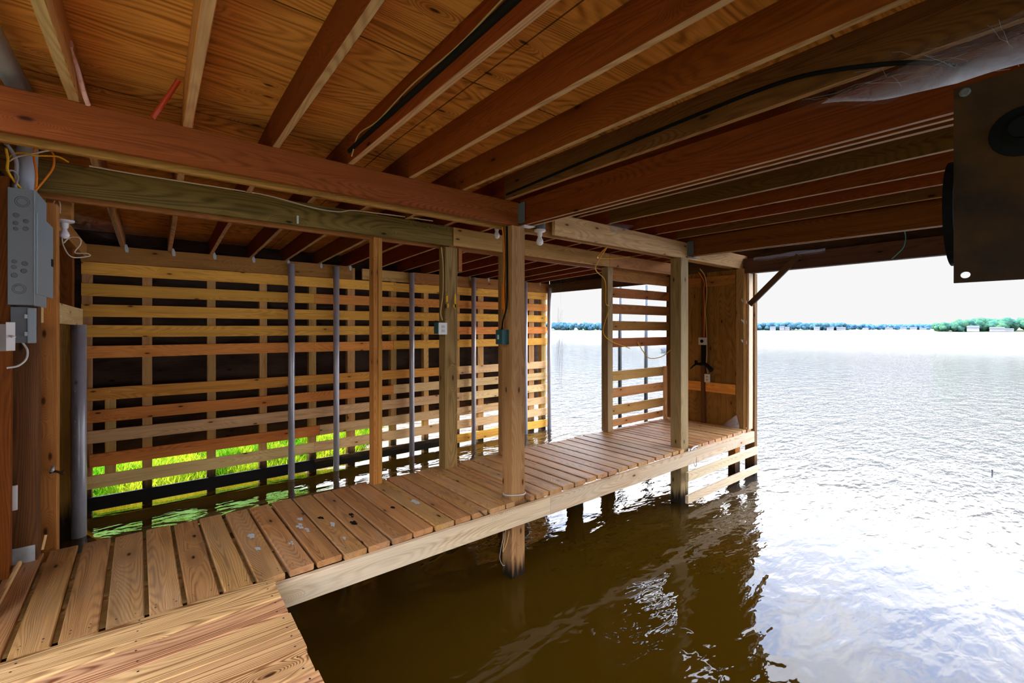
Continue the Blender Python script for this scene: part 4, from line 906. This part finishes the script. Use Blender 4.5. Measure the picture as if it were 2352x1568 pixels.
def grass():
    rs = random.Random(11); vs, fs = [], []
    for k in range(15000):
        x = rs.uniform(-2.6, 4.0); y = bank_edge(x) - 0.05 + abs(rs.gauss(0, 0.9))
        z = bank_z(x, y) - 0.01
        h = rs.uniform(0.08, 0.30); a = rs.uniform(0, 6.28); w = rs.uniform(0.004, 0.010); bend = rs.uniform(0.03, 0.22); d = Vector((math.cos(a), math.sin(a), 0)); sd = Vector((-d.y, d.x, 0)) * w
        p = Vector((x, y, z)); q = p + Vector((0, 0, h * 0.6)) + d * bend * 0.3; e = p + Vector((0, 0, h)) + d * bend
        o = len(vs); vs += [p - sd, p + sd, q + sd * 0.7, q - sd * 0.7, e]; fs += [(o, o + 1, o + 2, o + 3), (o + 3, o + 2, o + 4)]
    props(link_py('bank_grass', vs, fs, 'grass'), 'bright green grass on the bank seen under the slatted wall', 'grass', None, 'stuff')
grass()

_b = bmesh.new(); bmesh.ops.create_icosphere(_b, subdivisions=2, radius=1.0); _b.verts.index_update()
ICO_V = [v.co.copy() for v in _b.verts]; ICO_F = [tuple(v.index for v in f.verts) for f in _b.faces]; _b.free()
def forest(name, us, dist, htop, m, label, n_, base=1.0, seed=1):
    """crowns along a far shore; us = (u0,u1) pixel bearings, dist metres, htop(u) height metres"""
    rs = random.Random(seed); vs, fs = [], []
    for k in range(n_):
        u = rs.uniform(*us); d = dist * rs.uniform(0.98, 1.06); r0 = FW + RT * ((u - CX) / F_PX)
        h = htop(u) * rs.uniform(0.72, 1.02); rad = max(1.2, h * rs.uniform(0.22, 0.36))
        c = Vector((r0.x * d, r0.y * d, h - rad * 0.9))
        for q in range(3):
            cc = c + Vector((rs.uniform(-1, 1) * rad * 0.7, rs.uniform(-1, 1) * rad * 0.7, -q * rad * 0.55)); o = len(vs)
            for v in ICO_V:
                k_ = 1 + 0.28 * noise.noise(v * 2.2 + Vector((k, q, 0)))
                vs.append((v.x * rad * k_ + cc.x, v.y * rad * k_ + cc.y, v.z * rad * 0.95 * k_ + cc.z))
            fs += [tuple(i + o for i in f) for f in ICO_F]
            if cc.z < rad: break
    return props(link_py(name, vs, fs, m, True), label, 'trees', None, 'stuff')
def hl(u):  # low wooded shore
    return 7.0 + 2.0 * noise.noise(Vector((u * 0.013, 1, 0))) + 1.0 * noise.noise(Vector((u * 0.05, 4, 0)))
forest('shore_forest', (1240, 1945), 560, lambda u: hl(u) + 3.3, 'leafhaze', 'wooded far shore seen past the corner post and slat railing', 420, seed=2)
forest('shore_forest', (1930, 2170), 900, lambda u: 12.0 + 1.5 * noise.noise(Vector((u * 0.03, 2, 0))), 'leaffar', 'hazier distant wooded shore in the middle of the lake view', 150, seed=3)
forest('shore_forest', (2150, 2480), 300, lambda u: 5.2 + 4.2 * min(1, max(0, (u - 2140) / 110)) + 1.2 * noise.noise(Vector((u * 0.03, 7, 0))), 'leafnear', 'greener wooded point beneath the hanging hoist plate', 150, seed=4)
def shore(us, d, z, label):
    bm = bmesh.new(); lo, hi = [], []
    for k in range(25):
        u = us[0] + (us[1] - us[0]) * k / 24; r0 = FW + RT * ((u - CX) / F_PX)
        a = Vector((r0.x * d * 0.975, r0.y * d * 0.975, -0.05)); b = Vector((r0.x * d * 1.1, r0.y * d * 1.1, z))
        lo.append(bm.verts.new(a)); hi.append(bm.verts.new(b))
    for k in range(24): bm.faces.new((lo[k], lo[k + 1], hi[k + 1], hi[k]))
    props(link('shore_ground', bm, 'shore'), label, 'ground', None, 'structure')
shore((1230, 1950), 560, 2.5, 'far shore under the woods'); shore((1930, 2180), 900, 3, 'distant shore'); shore((2140, 2490), 300, 1.8, 'green point of land')
hk = 0
def house(u, d, w, h, nm):
    r0 = FW + RT * ((u - CX) / F_PX); c = Vector((r0.x * d * 0.972, r0.y * d * 0.972, 0.6))
    t = empty('shore_house', c); props(t, nm, 'house', 'houses on the far shore', 'thing')
    ang = math.atan2(r0.y, r0.x) + math.pi / 2
    rot = Matrix.Rotation(ang, 3, 'Z')
    link('walls', box_bm((w, w * 0.6, h), 0), 'house', t, c + Vector((0, 0, h / 2 - 0.3)), rot)
    bm = bmesh.new(); a, b = w * 0.54, w * 0.36
    p = [bm.verts.new(v) for v in ((-a, -b, 0), (a, -b, 0), (a, b, 0), (-a, b, 0), (-a * 0.9, 0, h * 0.45), (a * 0.9, 0, h * 0.45))]
    for f in ((0, 1, 5, 4), (2, 3, 4, 5), (1, 2, 5), (3, 0, 4), (0, 3, 2, 1)): bm.faces.new([p[q] for q in f])
    link('roof', bm, 'roofm', t, c + Vector((0, 0, h - 0.3)), rot)
for i, (u, d, w, h) in enumerate([(1775, 560, 6, 3.2), (1796, 560, 5, 3.6), (1808, 560, 5, 3.0), (1876, 560, 6, 3.0), (1907, 560, 7, 3.0), (1932, 560, 9, 2.6), (1988, 880, 9, 2.6), (2042, 880, 11, 3.0), (2075, 880, 9, 3.4), (2098, 880, 10, 3.6), (2120, 880, 10, 2.4)]):
    house(u, d, w, h, 'tiny pale house on the far shore, %s along from the corner post' % ordn(i + 1))
house(2235, 292, 5.5, 2.6, 'pale house under the trees of the green point'); house(2290, 292, 6.5, 2.0, 'low white boathouse at the tip of the green point'); house(2318, 292, 4, 1.4, 'small white shed on the green point shore')
# moored boat
def boat():
    c = PV(onZ(1519, 808, WZ)); L, W_, H_ = 3.6, 1.3, 0.62
    r0 = RT.copy(); ang = math.atan2(r0.y, r0.x)
    t = empty('moored_boat', c); props(t, 'small white boat moored on the lake behind the slat railing', 'boat', None, 'thing')
    bm = bmesh.new(); n_ = 12; secs = []
    for i in range(n_ + 1):
        s = i / n_; x = L * s; wv = W_ / 2 * min(1, (s * 2.6) ** 0.6 if s > 0 else 0.02); sh = H_ + 0.10 * (1 - s) ** 2
        xo = -0.18 * (1 - s) ** 3
        pr = [(0, -0.12), (0.55, -0.06), (0.9, 0.25), (1.0, sh), (0.9, sh), (0.78, 0.2), (0, 0.12)]
        full = [(a * wv, z) for a, z in pr] + [(-a * wv, z) for a, z in reversed(pr[1:-1])]
        secs.append([bm.verts.new((x + xo * (z / H_), y, z)) for y, z in full])
    m_ = len(secs[0])
    for a, b in zip(secs, secs[1:]):
        for k in range(m_): bm.faces.new((a[k], b[k], b[(k + 1) % m_], a[(k + 1) % m_]))
    bm.faces.new(secs[0]); bm.faces.new(list(reversed(secs[-1]))); bmesh.ops.recalc_face_normals(bm, faces=bm.faces[:])
    link('hull', bm, 'boatwhite', t, c, Matrix.Rotation(ang, 3, 'Z'), smooth=True)
    link('bench', box_bm((0.3, 1.1, 0.05), 0.005), 'house', t, c + Matrix.Rotation(ang, 3, 'Z') @ Vector((1.9, 0, 0.45)), Matrix.Rotation(ang, 3, 'Z'))
boat()
sp = onZ(2279, 1088, WZ)
tube('marker_stake', [(sp.x, sp.y, WZ - 0.1), (sp.x, sp.y, WZ + 0.045)], lambda q: 0.006 + 0.004 * q, 'darkgrey', 'thin dark stake standing in the open water', 'stake')

# ------------------------------------------------------------------ sky, sun, camera
w = bpy.data.worlds.new('overcast_sky'); SC.world = w; w.use_nodes = True
nt = w.node_tree; nt.nodes.clear(); n = N(nt)
tc = n('ShaderNodeTexCoord')
z = n('ShaderNodeSeparateXYZ', {0: tc.outputs['Generated']}).outputs[2]
cl = n('ShaderNodeTexNoise', {'Vector': n('ShaderNodeMapping', {'Vector': tc.outputs['Generated'], 'Scale': (2.2, 2.2, 5.0)}).outputs[0], 'Scale': 1.6, 'Detail': 6.0, 'Roughness': 0.6}).outputs[0]
up = n.ramp(z, (0.20, 0.62))
blue = n.math('MULTIPLY', up, n.math('MULTIPLY_ADD', n.ramp(cl, (0.36, 0.64)), 0.7, 0.3))
col = n.mix(blue, (1.0, 1.0, 1.0, 1), (0.28, 0.47, 0.92, 1))
# overcast dome: dim pale band along the horizon, bright cloud above it
lum = n.math('MULTIPLY_ADD', n.ramp(z, (0.14, 0.36)), 9.9, 0.88)
bg = n('ShaderNodeBackground', {0: col, 1: lum})
n('ShaderNodeOutputWorld', {0: bg.outputs[0]})
sun = bpy.data.lights.new('sun', 'SUN'); sun.energy = 14.0; sun.angle = math.radians(3); sun.color = (1.0, 0.93, 0.8)
so = bpy.data.objects.new('sun', sun); COL.objects.link(so)
so.rotation_euler = Vector((-0.25, 0.62, 0.75)).to_track_quat('Z', 'Y').to_euler()

cam = bpy.data.cameras.new('camera'); co = bpy.data.objects.new('camera', cam); COL.objects.link(co)
cam.sensor_width = 36; cam.lens = F_PX / 2352 * 36; cam.shift_y = -(784.0 - HZ) / 2352
cam.clip_end = 5000; cam.clip_start = 0.05
co.matrix_world = Matrix.Translation(V(0, 0, 0)) @ Matrix((RT, Vector((0, 0, 1)), -FW)).transposed().to_4x4()
SC.camera = co
SC.view_settings.view_transform = 'Standard'; SC.view_settings.look = 'None'; SC.view_settings.gamma = 1; SC.view_settings.use_curve_mapping = False
SC.view_settings.exposure = 0.08
cy = SC.cycles; cy.max_bounces = 7; cy.diffuse_bounces = 5; cy.glossy_bounces = 3; cy.transparent_max_bounces = 10; cy.use_adaptive_sampling = True; cy.adaptive_threshold = 0.07; cy.adaptive_min_samples = 12; cy.sample_clamp_indirect = 8; cy.use_denoising = True
